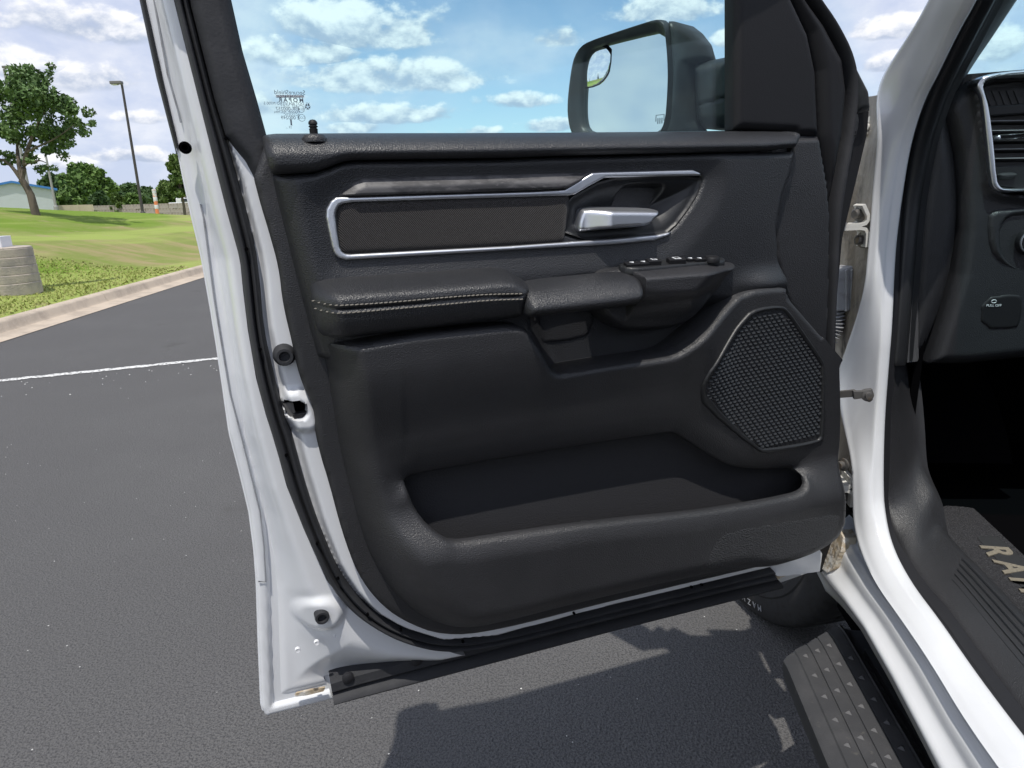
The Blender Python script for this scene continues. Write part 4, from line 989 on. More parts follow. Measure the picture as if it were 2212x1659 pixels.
ko = FDh.px([(2150, 294), (2160, 290), (2240, 285), (2240, 297), (2160, 303), (2152, 301)], .012); ki = FDh.px([(2163, 293.5), (2240, 289), (2240, 294), (2163, 299)], .012)
relief('vent_tab', FDh, [ko, ki], lambda a, b, d: .004+.010*rnd(d, .002), .001, -.01, 'bright_chrome', vent)
relief('vent_tab_core', FDh, [ki], lambda a, b, d: np.full(a.shape, .006), .002, -.01, 'dark_plastic', vent)
q = FDh.px([(2130, 362), (2330, 345), (2330, 420), (2160, 402), (2140, 392)], .0); prism('vent_panel', FDh.world(q[:, 0], q[:, 1], -.02), -T*.018, 'smooth_plastic', vent, .002)
o = FDh.pt((2178, 380)); wv_ = FDh.px([(2155, 378), (2165, 373), (2192, 372), (2201, 376), (2192, 386), (2165, 389)], .004)
relief('vent_wheel', FDh, [chaikin(wv_, 1)], lambda a, b, d: .0+.008*rnd(d, .005), .001, -.01, 'rubber', vent)
q = FDh.px([(2144, 378), (2152, 377.5), (2152, 385), (2144, 385.5)], .0); prism('vent_mark', FDh.world(q[:, 0], q[:, 1], -.001), -T*.002, 'white_print', vent)
# light switch
po = chaikin(FDh.px([(2120, 470), (2135, 450), (2160, 445), (2330, 432), (2330, 610), (2190, 588), (2150, 570), (2125, 540)], .012), 1); pi_ = chaikin(FDh.px([(2160, 500), (2168, 480), (2185, 470), (2330, 460), (2330, 590), (2200, 577), (2175, 562), (2162, 540)], .012), 1)
lsw = relief('switch_bezel', FDh, [po, pi_], lambda a, b, d: .012+.014*rnd(d, .014), .0025, -.01, 'leather', truck, angle=70)
relief('switch_face', FDh, [pi_], lambda a, b, d: np.full(a.shape, .010), .01, .0, 'black', lsw)
o = FDh.pt((2209, 520)); lathe('light_knob', o-T*.012, -T, [(.026, 0), (.024, .018), (.023, .019), (.019, .0185), (.018, .020), (0, .020)], 'dark_plastic', lsw, 32)
lathe('knob_ring', o-T*.030, -T, [(.0225, 0), (.0215, .0025), (.0195, .0028), (.0190, .001), (0, .0008)], 'satin_chrome', lsw, 32)
c = FDh.px([(2176, 521)], .012)[0]
for k in range(8):
    th = k*math.pi/4; box('switch_icon', FDh.world(c[0]+.0038*math.cos(th), c[1]+.0038*math.sin(th), .0112), (.0016, .0007, .0006), 'white_print', lsw, (S*math.cos(th)+Z*math.sin(th), -S*math.sin(th)+Z*math.cos(th), -T))
lathe('switch_icon', FDh.world(c[0], c[1], .0105), -T, [(.0022, 0), (.0022, .001), (0, .001)], 'white_print', lsw, 12)
c = FDh.px([(2202, 490)], .012)[0]; tube('switch_icon', [FDh.world(c[0]+.0025*math.cos(t), c[1]+.0025*math.sin(t), .0112) for t in np.linspace(0, 6.2832, 13)], .0004, 'white_print', lsw, 4, False)
# brake release and its print
bo = chaikin(FDh.px([(2105, 640), (2190, 628), (2198, 650), (2190, 700), (2180, 707), (2105, 708)], .0), 1)
relief('brake_release', FDh, [bo], lambda a, b, d: .018+.004*rnd(d, .004), .003, -.01, 'dark_plastic', dash)
o = FDh.pt((2147, 660), .0235); text('release_print', 'PULL OFF', o, S, Z, .0065, 'white_print', dash, .0002)
c = FDh.px([(2147, 651)], .0235)[0]; tube('release_print', [FDh.world(c[0]+.0045*math.cos(t), c[1]+.003*math.sin(t), .0236) for t in np.linspace(0, 6.2832, 17)], .0007, 'white_print', dash, 4, False)
prism('dash_body', [S*.86+T*1.46+Z*.99, S*1.9+T*1.46+Z*.99, S*1.9+T*1.46+Z*1.30, S*.86+T*1.46+Z*1.30], T*.5, 'dark_plastic', truck, .02)
# windscreen
wsn = [FS(.64).pt((2260, -80)), FS(.64).pt((2040, 230)), FS(1.7).pt((2212, 330)), FS(1.7).pt((2600, -80))]
w0, w1 = FS(.69).pt((2141, 84)), FS(.69).pt((2070, 185)); dd = (w1-w0)/np.linalg.norm(w1-w0)
wq = [w0-dd*.5, w1+dd*.4, w1+dd*.4+S*1.2, w0-dd*.5+S*1.2]
prism('windscreen', np.array(wq)+T*.04, T*.004, 'windscreen', truck)

# running board along the rocker
ZB = .425
prof = [(.372, ZB-.055), (.366, ZB-.03), (.366, ZB-.006), (.374, ZB+.000), (.390, ZB+.001), (.392, ZB+.004)]
for k_ in range(4):
    s0 = .394+k_*.027
    prof += [(s0, ZB+.004), (s0+.023, ZB+.004), (s0+.0245, ZB+.0015), (s0+.0265, ZB+.0015)]
prof += [(.504, ZB+.004), (.512, ZB-.002), (.520, ZB-.020), (.54, ZB-.028), (.60, ZB-.03), (.60, ZB-.055)]
def sect(t, k=1., dz=0.):
    return [S*(.46+(s_-.46)*k)+T*t+Z*(z_+dz) for s_, z_ in prof]
e0 = FHp(1700, 1412, ZB); e1 = FHp(1797, 1356, ZB); te0, te1 = float(e0@T), float(e1@T); se0, se1 = float(e0@S), float(e1@S)
rowsb = []
ts = list(np.linspace(-1.4, .8, 12))+list(np.linspace(.85, 1.0, 14))
def tend(s_): return te0+(te1-te0)*(s_-se0)/(se1-se0)
for i, tt in enumerate(ts):
    r_ = []
    for s_, z_ in prof:
        if tt <= .8: t_ = tt
        else: t_ = .8+(tend(min(s_, .53))-.8)*((tt-.8)/.2)
        k_ = max(0, (tt-.985)/.015)
        r_.append(S*s_+T*t_+Z*(z_-.006*k_*(z_ > ZB-.02)))
    rowsb.append(r_)
C = np.array(rowsb); nr_, nc_ = C.shape[:2]
bf = [(i*nc_+j, (i+1)*nc_+j, (i+1)*nc_+j+1, i*nc_+j+1) for i in range(nr_-1) for j in range(nc_-1)]+[tuple((nr_-1)*nc_+j for j in range(nc_))]
board = mesh('running_board', C.reshape(-1, 3), bf, 'pad_rubber', truck, angle=40)
mk('stud_rubber', (.075, .075, .08), .6)
sv = [(-.0055, -.004, 0), (.0055, -.004, 0), (0, .010, 0), (-.0015, .0, .0034), (.0015, 0, .0034)]
st1 = mesh('grip_stud', sv, [(0, 1, 4, 3), (1, 2, 4), (2, 0, 3), (2, 3, 4)], 'stud_rubber', board, smooth=False)
mats = []
for r_ in range(4):
    for k_ in range(11):
        s_ = .4055+.027*r_; t_ = .62+.055*k_+.018*(r_ % 3)
        if t_ > tend(s_)-.025: continue
        an = -.5; ex = S*math.cos(an)+T*math.sin(an); ey = -S*math.sin(an)+T*math.cos(an)
        mats.append(frame_mat(S*s_+T*t_+Z*(ZB+.0040), ex, ey, Z))
copies(st1, mats)
prism('board_bracket', np.array([S*.53+T*-.6, S*.62+T*-.6, S*.62+T*1.22, S*.53+T*1.22])+Z*(ZB-.06), Z*.05, 'board_plastic', board)
# underside and wheel arch liner
prism('underbody', np.array([S*.56+T*-1.5, S*1.85+T*-1.5, S*1.85+T*1.45, S*.56+T*1.45])+Z*.36, Z*.16, 'black', truck)
lin = []
for th in np.linspace(R_(150), R_(20), 24):
    lin.append((2.0-.50*math.cos(R_(180)-th), .42+.50*math.sin(th)))
la = [S*.50+T*t_+Z*z_ for t_, z_ in lin]; lb = [S*.95+T*t_+Z*z_ for t_, z_ in lin]
loft('wheel_arch_liner', [la, lb], 'black', truck, 24)
# front wheel
WC = T*2.03+S*.60+Z*.405; wr_ = .405
steer = R_(-20); wa = -S*math.cos(steer)+T*math.sin(steer)*1.; wa /= np.linalg.norm(wa); wf = np.cross(Z, wa); wf /= np.linalg.norm(wf)
tp = [(.265, -.115), (.28, -.135), (.33, -.140), (.375, -.132), (.392, -.120), (.400, -.105), (.4025, -.075), (.392, -.073), (.392, -.064), (.4035, -.062), (.404, -.020), (.393, -.018), (.393, -.007), (.4045, -.005), (.4045, .030), (.393, .032), (.393, .043), (.404, .045), (.4025, .092), (.399, .110), (.388, .124), (.372, .133), (.335, .141), (.315, .139), (.31, .142), (.285, .138), (.265, .118)]
seg = 300; V = []
for i in range(seg):
    th = 2*math.pi*i/seg; er = Z*math.cos(th)+wf*math.sin(th)
    for (r_, h_) in tp:
        rr_ = r_
        lug = (i+int(h_*90)) % 5 == 0
        if r_ > .398 and lug: rr_ = r_-.006
        V.append(WC+er*rr_+wa*h_)
m_ = len(tp); tf = np.array([(i*m_+j, ((i+1) % seg)*m_+j, ((i+1) % seg)*m_+j+1, i*m_+j+1) for i in range(seg) for j in range(m_-1)])
wheel = thing('front_wheel', (0, 0, 0), None, None); attach(wheel, truck)
tyre = mesh('tyre', V, tf, 'tyre_rubber', wheel, angle=30)
rimo = lathe('rim', WC, wa, [(.268, .118), (.262, .120), (.256, .112), (.240, .085), (.22, .06), (.21, .05), (.09, .055), (.085, .075), (.05, .085), (0, .085)], 'rim_metal', wheel, 60)
for k_ in range(6):
    th = k_*math.pi/3+.2; er = Z*math.cos(th)+wf*math.sin(th); et = np.cross(wa, er)
    q = [WC+wa*.07+er*.05-et*.03, WC+wa*.07+er*.05+et*.03, WC+wa*.10+er*.25+et*.022, WC+wa*.10+er*.25-et*.022]
    prism('spoke', q, wa*.02, 'rim_metal', wheel, .004)
wl_ = 'VZAM'
for i, chx in enumerate(wl_):
    th = R_(176-4.6*i); er = Z*math.cos(th)+wf*math.sin(th); et = np.cross(wa, er)
    text('tyre_letter', chx, WC+er*.350+wa*.1405, -et, er, .026, 'gasket_grey', wheel, .0006)
# no rear door is modelled behind the camera
# ------------------------------------------------------------------ ground
mk('asphalt', (.104, .102, .101), .85, spec=.4, coords='Object',
   var=[(.8, (.122, .120, .118), .42, .75), (160, (.060, .059, .060), .46, .60), (280, (.23, .225, .22), .62, .70), (.22, (.092, .090, .089), .5, .62), (1.3, (.078, .076, .074), .64, .71)],
   bump=[('vor', 190, .0032), ('noise', 80, .0025)])
mk('line_paint', (.66, .66, .64), .8, var=[(40, (.10, .10, .10), .52, .60), (9, (.5, .5, .48), .5, .7)])
mk('kerb_concrete', (.50, .42, .33), .9, var=[(3, (.36, .30, .24), .4, .7), (60, (.52, .47, .40), .55, .75)], bump=[('noise', 60, .004)])
mk('concrete_base', (.47, .41, .34), .9, var=[(4, (.31, .28, .25), .4, .7), (45, (.24, .22, .20), .62, .72)], bump=[('noise', 40, .006)])
mk('turf', (.22, .26, .075), .95, spec=.1, var=[(.55, (.33, .28, .14), .40, .62, (1, 2.2, 1)), (.16, (.16, .25, .035), .50, .60, (1, .45, 1)), (.35, (.31, .38, .10), .46, .56, (1, .10, 1)), (18, (.30, .30, .12), .55, .85), (1.6, (.36, .30, .17), .60, .76)], bump=[('noise', 60, .02)])
mk('grass_blade', (.36, .33, .16), .8, spec=.2, var=[(.55, (.42, .37, .19), .42, .66, (1, 2.2, 1)), (.16, (.32, .34, .11), .50, .60, (1, .45, 1)), (30, (.38, .34, .17), .5, .8)])
lot = mesh('parking_lot', [(-400, -400, 0), (400, -400, 0), (400, 600, 0), (-400, 600, 0)], [(0, 1, 2, 3)], 'asphalt', smooth=False); tag(lot, kind='structure')
g0 = FH(0.).px([(0, 823)])[0]; g1 = FH(0.).px([(470, 775)])[0]; dv = (g1-g0)/np.linalg.norm(g1-g0); pv = np.array([-dv[1], dv[0]])
ln_v = []; L_ = np.linspace(-3.5, 9, 260); rr = np.random.default_rng(3)
jl = .045+rr.normal(0, .007, 260); jr = .045+rr.normal(0, .007, 260)
for i, l in enumerate(L_): ln_v += [(*(g0+dv*l+pv*jl[i]), .004), (*(g0+dv*l-pv*jr[i]), .004)]
pl_ = mesh('parking_line', ln_v, [(2*i, 2*i+1, 2*i+3, 2*i+2) for i in range(259)], 'line_paint', smooth=False); tag(pl_, kind='structure')
# loose white grit on the asphalt
gv = []; gf = []
def grit(c, r):
    b = len(gv); an = rr.uniform(0, 6.28)
    for k in range(4): gv.append((c[0]+r*math.cos(an+k*1.57)*rr.uniform(.7, 1.3), c[1]+r*math.sin(an+k*1.57)*rr.uniform(.7, 1.3), .0005))
    gv.append((c[0], c[1], r*.9)); gf.extend([(b, b+1, b+4), (b+1, b+2, b+4), (b+2, b+3, b+4), (b+3, b, b+4)])
for _ in range(260):
    l = rr.uniform(-2.5, 5); o_ = abs(rr.normal(0, .35)); grit(g0+dv*l-pv*(.03+o_), rr.uniform(.003, .007))
for _ in range(700): grit((rr.uniform(-5, 1.2), rr.uniform(1.0, 7)), rr.uniform(.001, .003))
gr = mesh('gravel', gv, gf, 'line_paint', smooth=False); tag(gr, 'loose pale grit scattered over the dark asphalt', 'gravel', kind='stuff')
# kerb line
k0 = FH(0.).px([(0, 741)])[0]; k1 = FH(0.).px([(440, 600)])[0]; kd = (k1-k0)/np.linalg.norm(k1-k0); kp = np.array([-kd[1], kd[0]])   # kp points to the lawn
if kp[0] > 0: kp = -kp
def kpt(l, o_, z): q = k0+kd*l+kp*o_; return (q[0], q[1], z)
kprof = [(0, .006), (.16, .016), (.27, .024), (.295, .05), (.315, .115), (.335, .135), (.37, .142), (.47, .140), (.50, .125), (.50, -.1)]
kerb = None; segs = np.arange(-30, 60, 3.0)
kerb = bpy.data.objects.new('kerb', None); col.objects.link(kerb); tag(kerb, kind='structure')
kv = [kpt(l, o_, z) for l in (0.006, 2.994) for o_, z in kprof]
nk = len(kprof); kf = [(j, j+1, nk+j+1, nk+j) for j in range(nk-1)]+[tuple(range(nk))[::-1], tuple(range(nk, 2*nk))]
ks = mesh('kerb_stone', kv, kf, 'kerb_concrete', kerb, angle=40)
copies(ks, [Matrix.Translation((kd[0]*l, kd[1]*l, 0)) for l in segs])
# lawn
def lawn_h(x, y):
    x = np.asarray(x, float); y = np.asarray(y, float)
    o_ = (x-k0[0])*kp[0]+(y-k0[1])*kp[1]-.5
    hm = np.clip(1.64-.048*(y-20), .45, 1.70)
    h = .125+.175*np.maximum(o_, 0)
    t = np.clip((h-hm+.45)/.9, 0, 1)
    hs = np.where(h < hm-.45, h, np.where(h > hm+.45, hm, hm-.45+.9*(t-t*t/2)))
    hs = hs-.10*np.exp(-((o_-1.2)/1.0)**2)+.03*np.sin(x*.9+1)*np.cos(y*.7)*ss(o_, .3, 2)
    return np.where(o_ < 0, -.2, np.maximum(hs, .06*ss(o_, 0, .1)+.1))
lv_ = []; ng = 0
ol = np.r_[np.linspace(.47, 12, 70), np.linspace(13, 90, 40)]; ll = np.r_[np.linspace(-45, 0, 40), np.linspace(.6, 40, 90), np.linspace(42, 170, 40)]
for l in ll:
    for o_ in ol:
        q = k0+kd*l+kp*o_; lv_.append((q[0], q[1], float(lawn_h(q[0], q[1]) if o_ > .5 else .1)))
no = len(ol); lf = np.array([(i*no+j, i*no+j+1, (i+1)*no+j+1, (i+1)*no+j) for i in range(len(ll)-1) for j in range(no-1)])
lawn = mesh('lawn', lv_, lf, 'turf', angle=180); tag(lawn, kind='structure')
def hit(x, y):
    r = rays([(x, y)])[0]
    for t in np.arange(2, 120, .02):
        p = CAM+r*t
        if p[2] < max(0, float(lawn_h(p[0], p[1]))): return p
    return CAM+r*60
# grass blades on the part of the lawn in view
nb = 36000
u_ = rr.random(nb); az = rr.uniform(R_(-39), R_(-20), nb); dist = 6.5+9*u_**2.0
gx = dist*np.sin(az); gy = dist*np.cos(az); o_ = (gx-k0[0])*kp[0]+(gy-k0[1])*kp[1]; ok = o_ > .5
gx, gy, o_, dist = gx[ok], gy[ok], o_[ok], dist[ok]; gz = lawn_h(gx, gy); nb = len(gx)
# patchiness: fewer, shorter blades towards the kerb
hgt = rr.uniform(.012, .034, nb); wd = .004+.0011*dist; th = rr.uniform(0, 6.28, nb)
v0 = np.stack([gx-wd*np.cos(th), gy-wd*np.sin(th), gz-.01], 1); v1 = np.stack([gx+wd*np.cos(th), gy+wd*np.sin(th), gz-.01], 1)
v2 = np.stack([gx+rr.normal(0, .025, nb), gy+rr.normal(0, .025, nb), gz+hgt], 1)
V = np.stack([v0, v1, v2], 1).reshape(-1, 3)
gs = mesh('grass', V, np.arange(nb*3).reshape(-1, 3), 'grass_blade', smooth=False); tag(gs, 'short patchy grass covering the sloping lawn', 'grass', kind='stuff')

# ------------------------------------------------------------------ trees
mk('bark', (.16, .13, .105), .95, var=[(12, (.09, .075, .06), .4, .65, (1, 1, .2))], bump=[('noise', 30, .02, (1, 1, .3))])
def leafmat(name, a, b, c):
    mt = mk(name, a, .6, spec=.3, var=[(.9, b, .42, .62), (6, c, .5, .72)])
    mt.node_tree.nodes['Principled BSDF'].inputs['Subsurface Weight'].default_value = 0
    return name
leafmat('maple_leaf', (.085, .155, .045), (.13, .21, .07), (.18, .25, .10))
leafmat('willow_leaf', (.11, .19, .042), (.08, .15, .032), (.16, .24, .065))
leafmat('dark_leaf', (.055, .105, .036), (.075, .13, .042), (.11, .165, .06))
leafmat('light_leaf', (.11, .17, .045), (.07, .125, .03), (.15, .20, .06))
leafmat('spruce_needle', (.016, .040, .018), (.024, .055, .024), (.035, .07, .03))
def leaf_cloud(name, cen, n, size, mat, parent, rs):
    """cen: list of (centre, radii); n leaves spread over the clumps' shells"""
    cen = list(cen); vol = np.array([np.prod(r)**(2/3) for _, r in cen]); pick = rs.choice(len(cen), n, p=vol/vol.sum())
    C = np.array([c for c, _ in cen])[pick]; Rr = np.array([r for _, r in cen])[pick]
    d = rs.normal(size=(n, 3)); d /= np.linalg.norm(d, axis=1)[:, None]; rad = rs.random(n)**.35
    p = C+d*Rr*rad[:, None]
    a = rs.normal(size=(n, 3)); a /= np.linalg.norm(a, axis=1)[:, None]; b = np.cross(a, rs.normal(size=(n, 3))); b /= np.linalg.norm(b, axis=1)[:, None]
    s = size*rs.uniform(.6, 1.3, n)[:, None]
    V = np.stack([p-a*s, p-b*s*.55, p+a*s, p+b*s*.55], 1).reshape(-1, 3)
    return mesh(name, V, np.arange(n*4).reshape(-1, 4), mat, parent, smooth=False)
def tree(name, base, H, cw, leaf, n, lsz, label, seed, group='trees beyond the lawn', trunk_h=.3, tr=.02, low=.25, clumps=26):
    rs = np.random.default_rng(seed); base = np.array(base, float)
    t = thing(name, tuple(map(float, base)), label, 'tree', group)
    th = H*trunk_h; r0 = H*tr
    tubes_v = []
    trk = [base+np.array([rs.normal(0, .01)*H*k, rs.normal(0, .01)*H*k, th*k-.1]) for k in np.linspace(0, 1, 6)]
    tube('trunk', trk, np.linspace(r0*1.25, r0*.8, 6), 'bark', t, 10)
    tip = trk[-1]; cl = []
    for k in range(clumps):
        an = k*2.4+rs.uniform(-.4, .4); q = (k+.5)/clumps
        zz = low+(1-low)*q; prof_ = math.sin(math.pi*min(.97, .16+.80*q))**.75
        rad = cw*prof_*rs.uniform(.35, .85)
        c = base+np.array([math.cos(an)*rad, math.sin(an)*rad, zz*H*.93])
        rr_ = cw*rs.uniform(.24, .40); cl.append((c, np.array([rr_, rr_, rr_*.75])))
    for k in range(0, clumps, 3):
        c = cl[k][0]; mid_ = tip*.55+c*.45+np.array([0, 0, .05*H]); pts = chaikin(np.array([tip-np.array([0, 0, .1*th]), mid_, c]), 2, False)
        tube('limb', pts, np.linspace(r0*.55, r0*.1, len(pts)), 'bark', t, 6)
    leaf_cloud('crown', cl, n, lsz, leaf, t, rs)
    return t
def place(x, y, dist):
    r = rays([(x, y)])[0]; r = r/math.hypot(r[0], r[1]); p = CAM+r*dist; return p
# big maple on the lawn crest, trunk forking low
tb = place(75, 447, 24.0); tb[2] = float(lawn_h(tb[0], tb[1]))-.05
rs = np.random.default_rng(11)
mp = thing('maple_tree', tuple(map(float, tb)), 'leafy green maple with forked grey trunk on the lawn crest', 'tree')
def at(x, y, d=24.): return place(x, y, d)
fork = at(46, 388)
tube('trunk', [tb+np.array([0, 0, -.1]), at(66, 420), at(56, 402), fork], [.115, .095, .085, .088], 'bark', mp, 12)
for pts, r in (([fork, at(30, 365), at(14, 348), at(-20, 338)], .06), ([fork, at(40, 350), at(36, 310, 24.3), at(40, 240, 24.5)], .065), ([fork, at(52, 360), at(56, 330, 23.7), at(80, 270, 23.6), at(110, 210, 23.4)], .075),
               ([at(56, 330, 23.7), at(78, 318, 23.4), at(120, 300, 23.2), at(160, 270, 23.)], .035), ([at(54, 355, 23.8), at(85, 345, 23.6), at(100, 352, 23.5)], .03), ([at(36, 310, 24.3), at(10, 260, 24.6), at(-30, 210, 24.8)], .04), ([at(40, 240, 24.5), at(70, 190, 24.6), at(85, 150, 24.6)], .035)):
    pp = chaikin(pts, 2, False); tube('limb', pp, np.linspace(r, r*.35, len(pp)), 'bark', mp, 7)
cl = []
for (x, y, rx, ry) in ((30, 172, 30, 24), (75, 165, 34, 22), (0, 205, 34, 30), (50, 215, 40, 30), (100, 195, 26, 24), (120, 225, 30, 26), (150, 230, 16, 20), (90, 250, 36, 26), (150, 265, 26, 22), (180, 258, 18, 14), (20, 255, 40, 30), (60, 290, 36, 24), (110, 290, 30, 20), (150, 300, 22, 16), (168, 290, 18, 14), (10, 300, 36, 22), (-30, 260, 40, 40), (-40, 200, 30, 30), (85, 315, 22, 14), (105, 345, 18, 14), (78, 352, 16, 14), (95, 368, 12, 8), (20, 328, 22, 10), (115, 325, 14, 12), (88, 148, 14, 10), (45, 195, 20, 16)):
    d = 24+rs.uniform(-1.3, 1.3); c = at(x, y, d); cl.append((c, np.array([rx*.0172*1.0, rx*.0172*1.1, ry*.0172])))
cl = [(c+rs.normal(0, .22, 3)*[1, 1, .7], r*rs.uniform(.42, .66)) for c, r in cl for _ in range(3)]
leaf_cloud('crown', cl, 10500, .064, 'maple_leaf', mp, rs)

def bg(x, ybase, ytop, dist, wpx, leaf, n, label, seed, name='broadleaf_tree', lsz=None, **k):
    b = place(x, ybase, dist); H = (ybase-ytop)/F*dist*1.03; b2 = np.array([b[0], b[1], b[2]-1.0]); H += 1.0
    return tree(name, b2, H, wpx/2/F*dist*1.05, leaf, n, lsz or dist*.0032, label, seed, **k)
bg(192, 446, 376, 85, 92, 'willow_leaf', 6500, 'rounded light green tree left of the dark lamp post', 21, low=.18, clumps=34)
bg(128, 448, 396, 110, 60, 'dark_leaf', 3500, 'dark tree just behind the white shed gable end', 22, low=.15)
bg(243, 447, 408, 100, 55, 'dark_leaf', 3500, 'low dark tree between the rounded tree and lamp post', 23, low=.12)
bg(285, 447, 409, 120, 60, 'dark_leaf', 3000, 'dark tree directly behind the lamp post shaft', 24, low=.12)
bg(322, 447, 413, 130, 40, 'dark_leaf', 2200, 'dark tree just left of the orange marker post', 25, low=.12)
bg(366, 446, 402, 95, 46, 'light_leaf', 3000, 'feathery pale green tree right of the orange marker post', 26, low=.15)
bg(396, 440, 351, 60, 50, 'light_leaf', 3500, 'taller tree half hidden behind the open door edge', 27, low=.35, trunk_h=.45)
bg(255, 450, 424, 70, 26, 'light_leaf', 1200, 'small yellow green bush in front of the dark trees', 28, name='bush', low=.1, trunk_h=.15, clumps=10)
bg(150, 449, 415, 78, 50, 'willow_leaf', 2200, 'bushy green shrub above the beige fence', 29, name='bush', low=.1, trunk_h=.15, clumps=14)
bg(215, 449, 421, 75, 46, 'dark_leaf', 2000, 'spreading green shrub behind the stone wall end', 30, name='bush', low=.1, trunk_h=.15, clumps=12)
bg(290, 449, 424, 90, 40, 'willow_leaf', 1600, 'green shrub behind the wall near the lamp post', 31, name='bush', low=.1, trunk_h=.15, clumps=10)
# spruces off to the left, seen in the small round mirror
def spruce(x, y, H, seed, label):
    rs = np.random.default_rng(seed); b = np.array([x, y, max(0, float(lawn_h(x, y)))-.1]); t = thing('spruce_tree', tuple(map(float, b)), label, 'tree', 'spruces reflected in the mirror')
    tube('trunk', [b, b+[0, 0, H*.95]], [H*.02, .01], 'bark', t, 8); cl = []
    for k in range(34):
        q = k/34; an = k*2.4; rad = H*.20*(1-q)*.75; rr_ = H*(.03+.07*(1-q)); cl.append((b+np.array([math.cos(an)*rad, math.sin(an)*rad, H*(.08+.9*q)]), np.array([rr_, rr_, rr_*.45])))
    leaf_cloud('crown', cl, 4500, H*.016, 'spruce_needle', t, rs)

spruce(-34, -5, 3.6, 51, 'tall dark spruce seen in the small round mirror')
spruce(-46, 4, 2.6, 52, 'short dark spruce seen at the mirror edge')
spruce(-48, 6.5, 2.2, 53, 'smallest of the mirrored dark spruces')
# ------------------------------------------------------------------ lamp posts, buildings, walls
mk('dark_pole', (.055, .050, .048), .6); mk('grey_pole', (.30, .30, .29), .6); mk('white_metal', (.74, .75, .78), .45)
mk('lamp_grey', (.16, .155, .15), .5); mk('shed_wall', (.62, .68, .70), .7, bump=[('wave', 6, .02, (1, 1, 1), 'X')]); mk('blue_roof', (.05, .20, .52), .5)
mk('orange', (.75, .24, .10), .6, var=[(2.5, (.72, .70, .68), .52, .56)]); mk('house_wall', (.45, .37, .31), .9); mk('house_roof', (.30, .24, .21), .9)
mk('fence_beige', (.55, .49, .36), .8); mk('stone', (.40, .36, .33), .9, var=[(2.0, (.27, .23, .20), .45, .62), (9, (.50, .46, .42), .5, .7)], bump=[('noise', 12, .03)])
mk('van_white', (.75, .76, .78), .35); mk('dark_glass', (.03, .04, .05), .15)
def post(name, bx, by, tx, ty, dist, r0, r1, mat, label, head=None, z0=None):
    b = place(bx, by, dist); Ht = None
    top_ = place(tx, ty, dist); b[2] -= .3
    tp_ = np.array([b[0], b[1], top_[2]])
    t = thing(name, tuple(map(float, b)), label, 'lamp post')
    tube('pole', [b, tp_], [r0, r1], mat, t, 12)
    if head:
        hw, hh, dirn = head; e = _R*dirn; e[2] = 0; e /= np.linalg.norm(e); f_ = np.cross(Z, e)
        c = tp_+e*hw*.5+Z*hh*.2
        p_ = [c-e*hw*.55-f_*hw*.25, c+e*hw*.5-f_*hw*.3, c+e*hw*.5+f_*hw*.3, c-e*hw*.55+f_*hw*.25]
        prism('lamp_head', np.array(p_), Z*hh, 'lamp_grey', t, .02)
        lens = [c-e*hw*.1-f_*hw*.2, c+e*hw*.42-f_*hw*.22, c+e*hw*.42+f_*hw*.22, c-e*hw*.1+f_*hw*.2]
        prism('lamp_lens', np.array(lens)-Z*.03, Z*.03, 'white_metal', t)
    lathe('base_collar', b, Z, [(r0*1.6, 0), (r0*1.6, .4), (r0*1.1, .45), (r0, .46)], mat, t, 12)
    return t
post('lamp_post', 309, 463, 263, 183, 41, .072, .055, 'dark_pole', 'tall dark brown lamp post with flat head beyond the lawn', (.52, .14, -1))
post('lamp_post', 70, 449, 20, 150, 46, .085, .06, 'grey_pole', 'grey lamp post behind the leafy maple trunk', (.5, .12, 1))
post('lamp_post', 121, 449, 97, 322, 60, .09, .06, 'grey_pole', 'thin grey pole standing by the white shed corner')
post('lamp_post', 261, 446, 259, 405, 160, .10, .06, 'grey_pole', 'tiny distant street lamp above the far tree tops', (1.6, .15, 1))
# white square column on a round concrete footing
hb = hit(38, 637); fr_b = float(np.linalg.norm(hb[:2])); cb = place(12, 640, fr_b+.35); cb[2] = float(lawn_h(cb[0], cb[1]))
wp = thing('light_column', tuple(map(float, cb)), 'white square light column on a round ribbed concrete footing', 'lamp post')
pxm = (fr_b+.35)/F*.80
Rb = 70*pxm; Hb = float(place(40, 533, fr_b+.35)[2]-cb[2])
pr_ = [(Rb, -.3)]
for k in range(5): z_ = Hb*k/5; pr_ += [(Rb*(1-.012*k), z_), (Rb*(1-.012*k), z_+Hb*.17), (Rb*(.975-.012*k), z_+Hb*.19)]
pr_ += [(Rb*.94, Hb), (Rb*.90, Hb+.01), (0, Hb+.012)]
lathe('concrete_footing', cb, Z, pr_, 'concrete_base', wp, 40, 30)
rz_ = R_(12); ax_ = (np.array([math.cos(rz_), math.sin(rz_), 0]), np.array([-math.sin(rz_), math.cos(rz_), 0]), Z)
box('base_cover', cb+Z*(Hb+.5*24*pxm), (36*pxm*1.35, 36*pxm*1.35, 24*pxm), 'white_metal', wp, ax_, .005)
box('column', cb+Z*(Hb+24*pxm+2.5)-ax_[0]*.02, (16*pxm*1.2, 16*pxm*1.2, 5.0), 'white_metal', wp, ax_, .005)
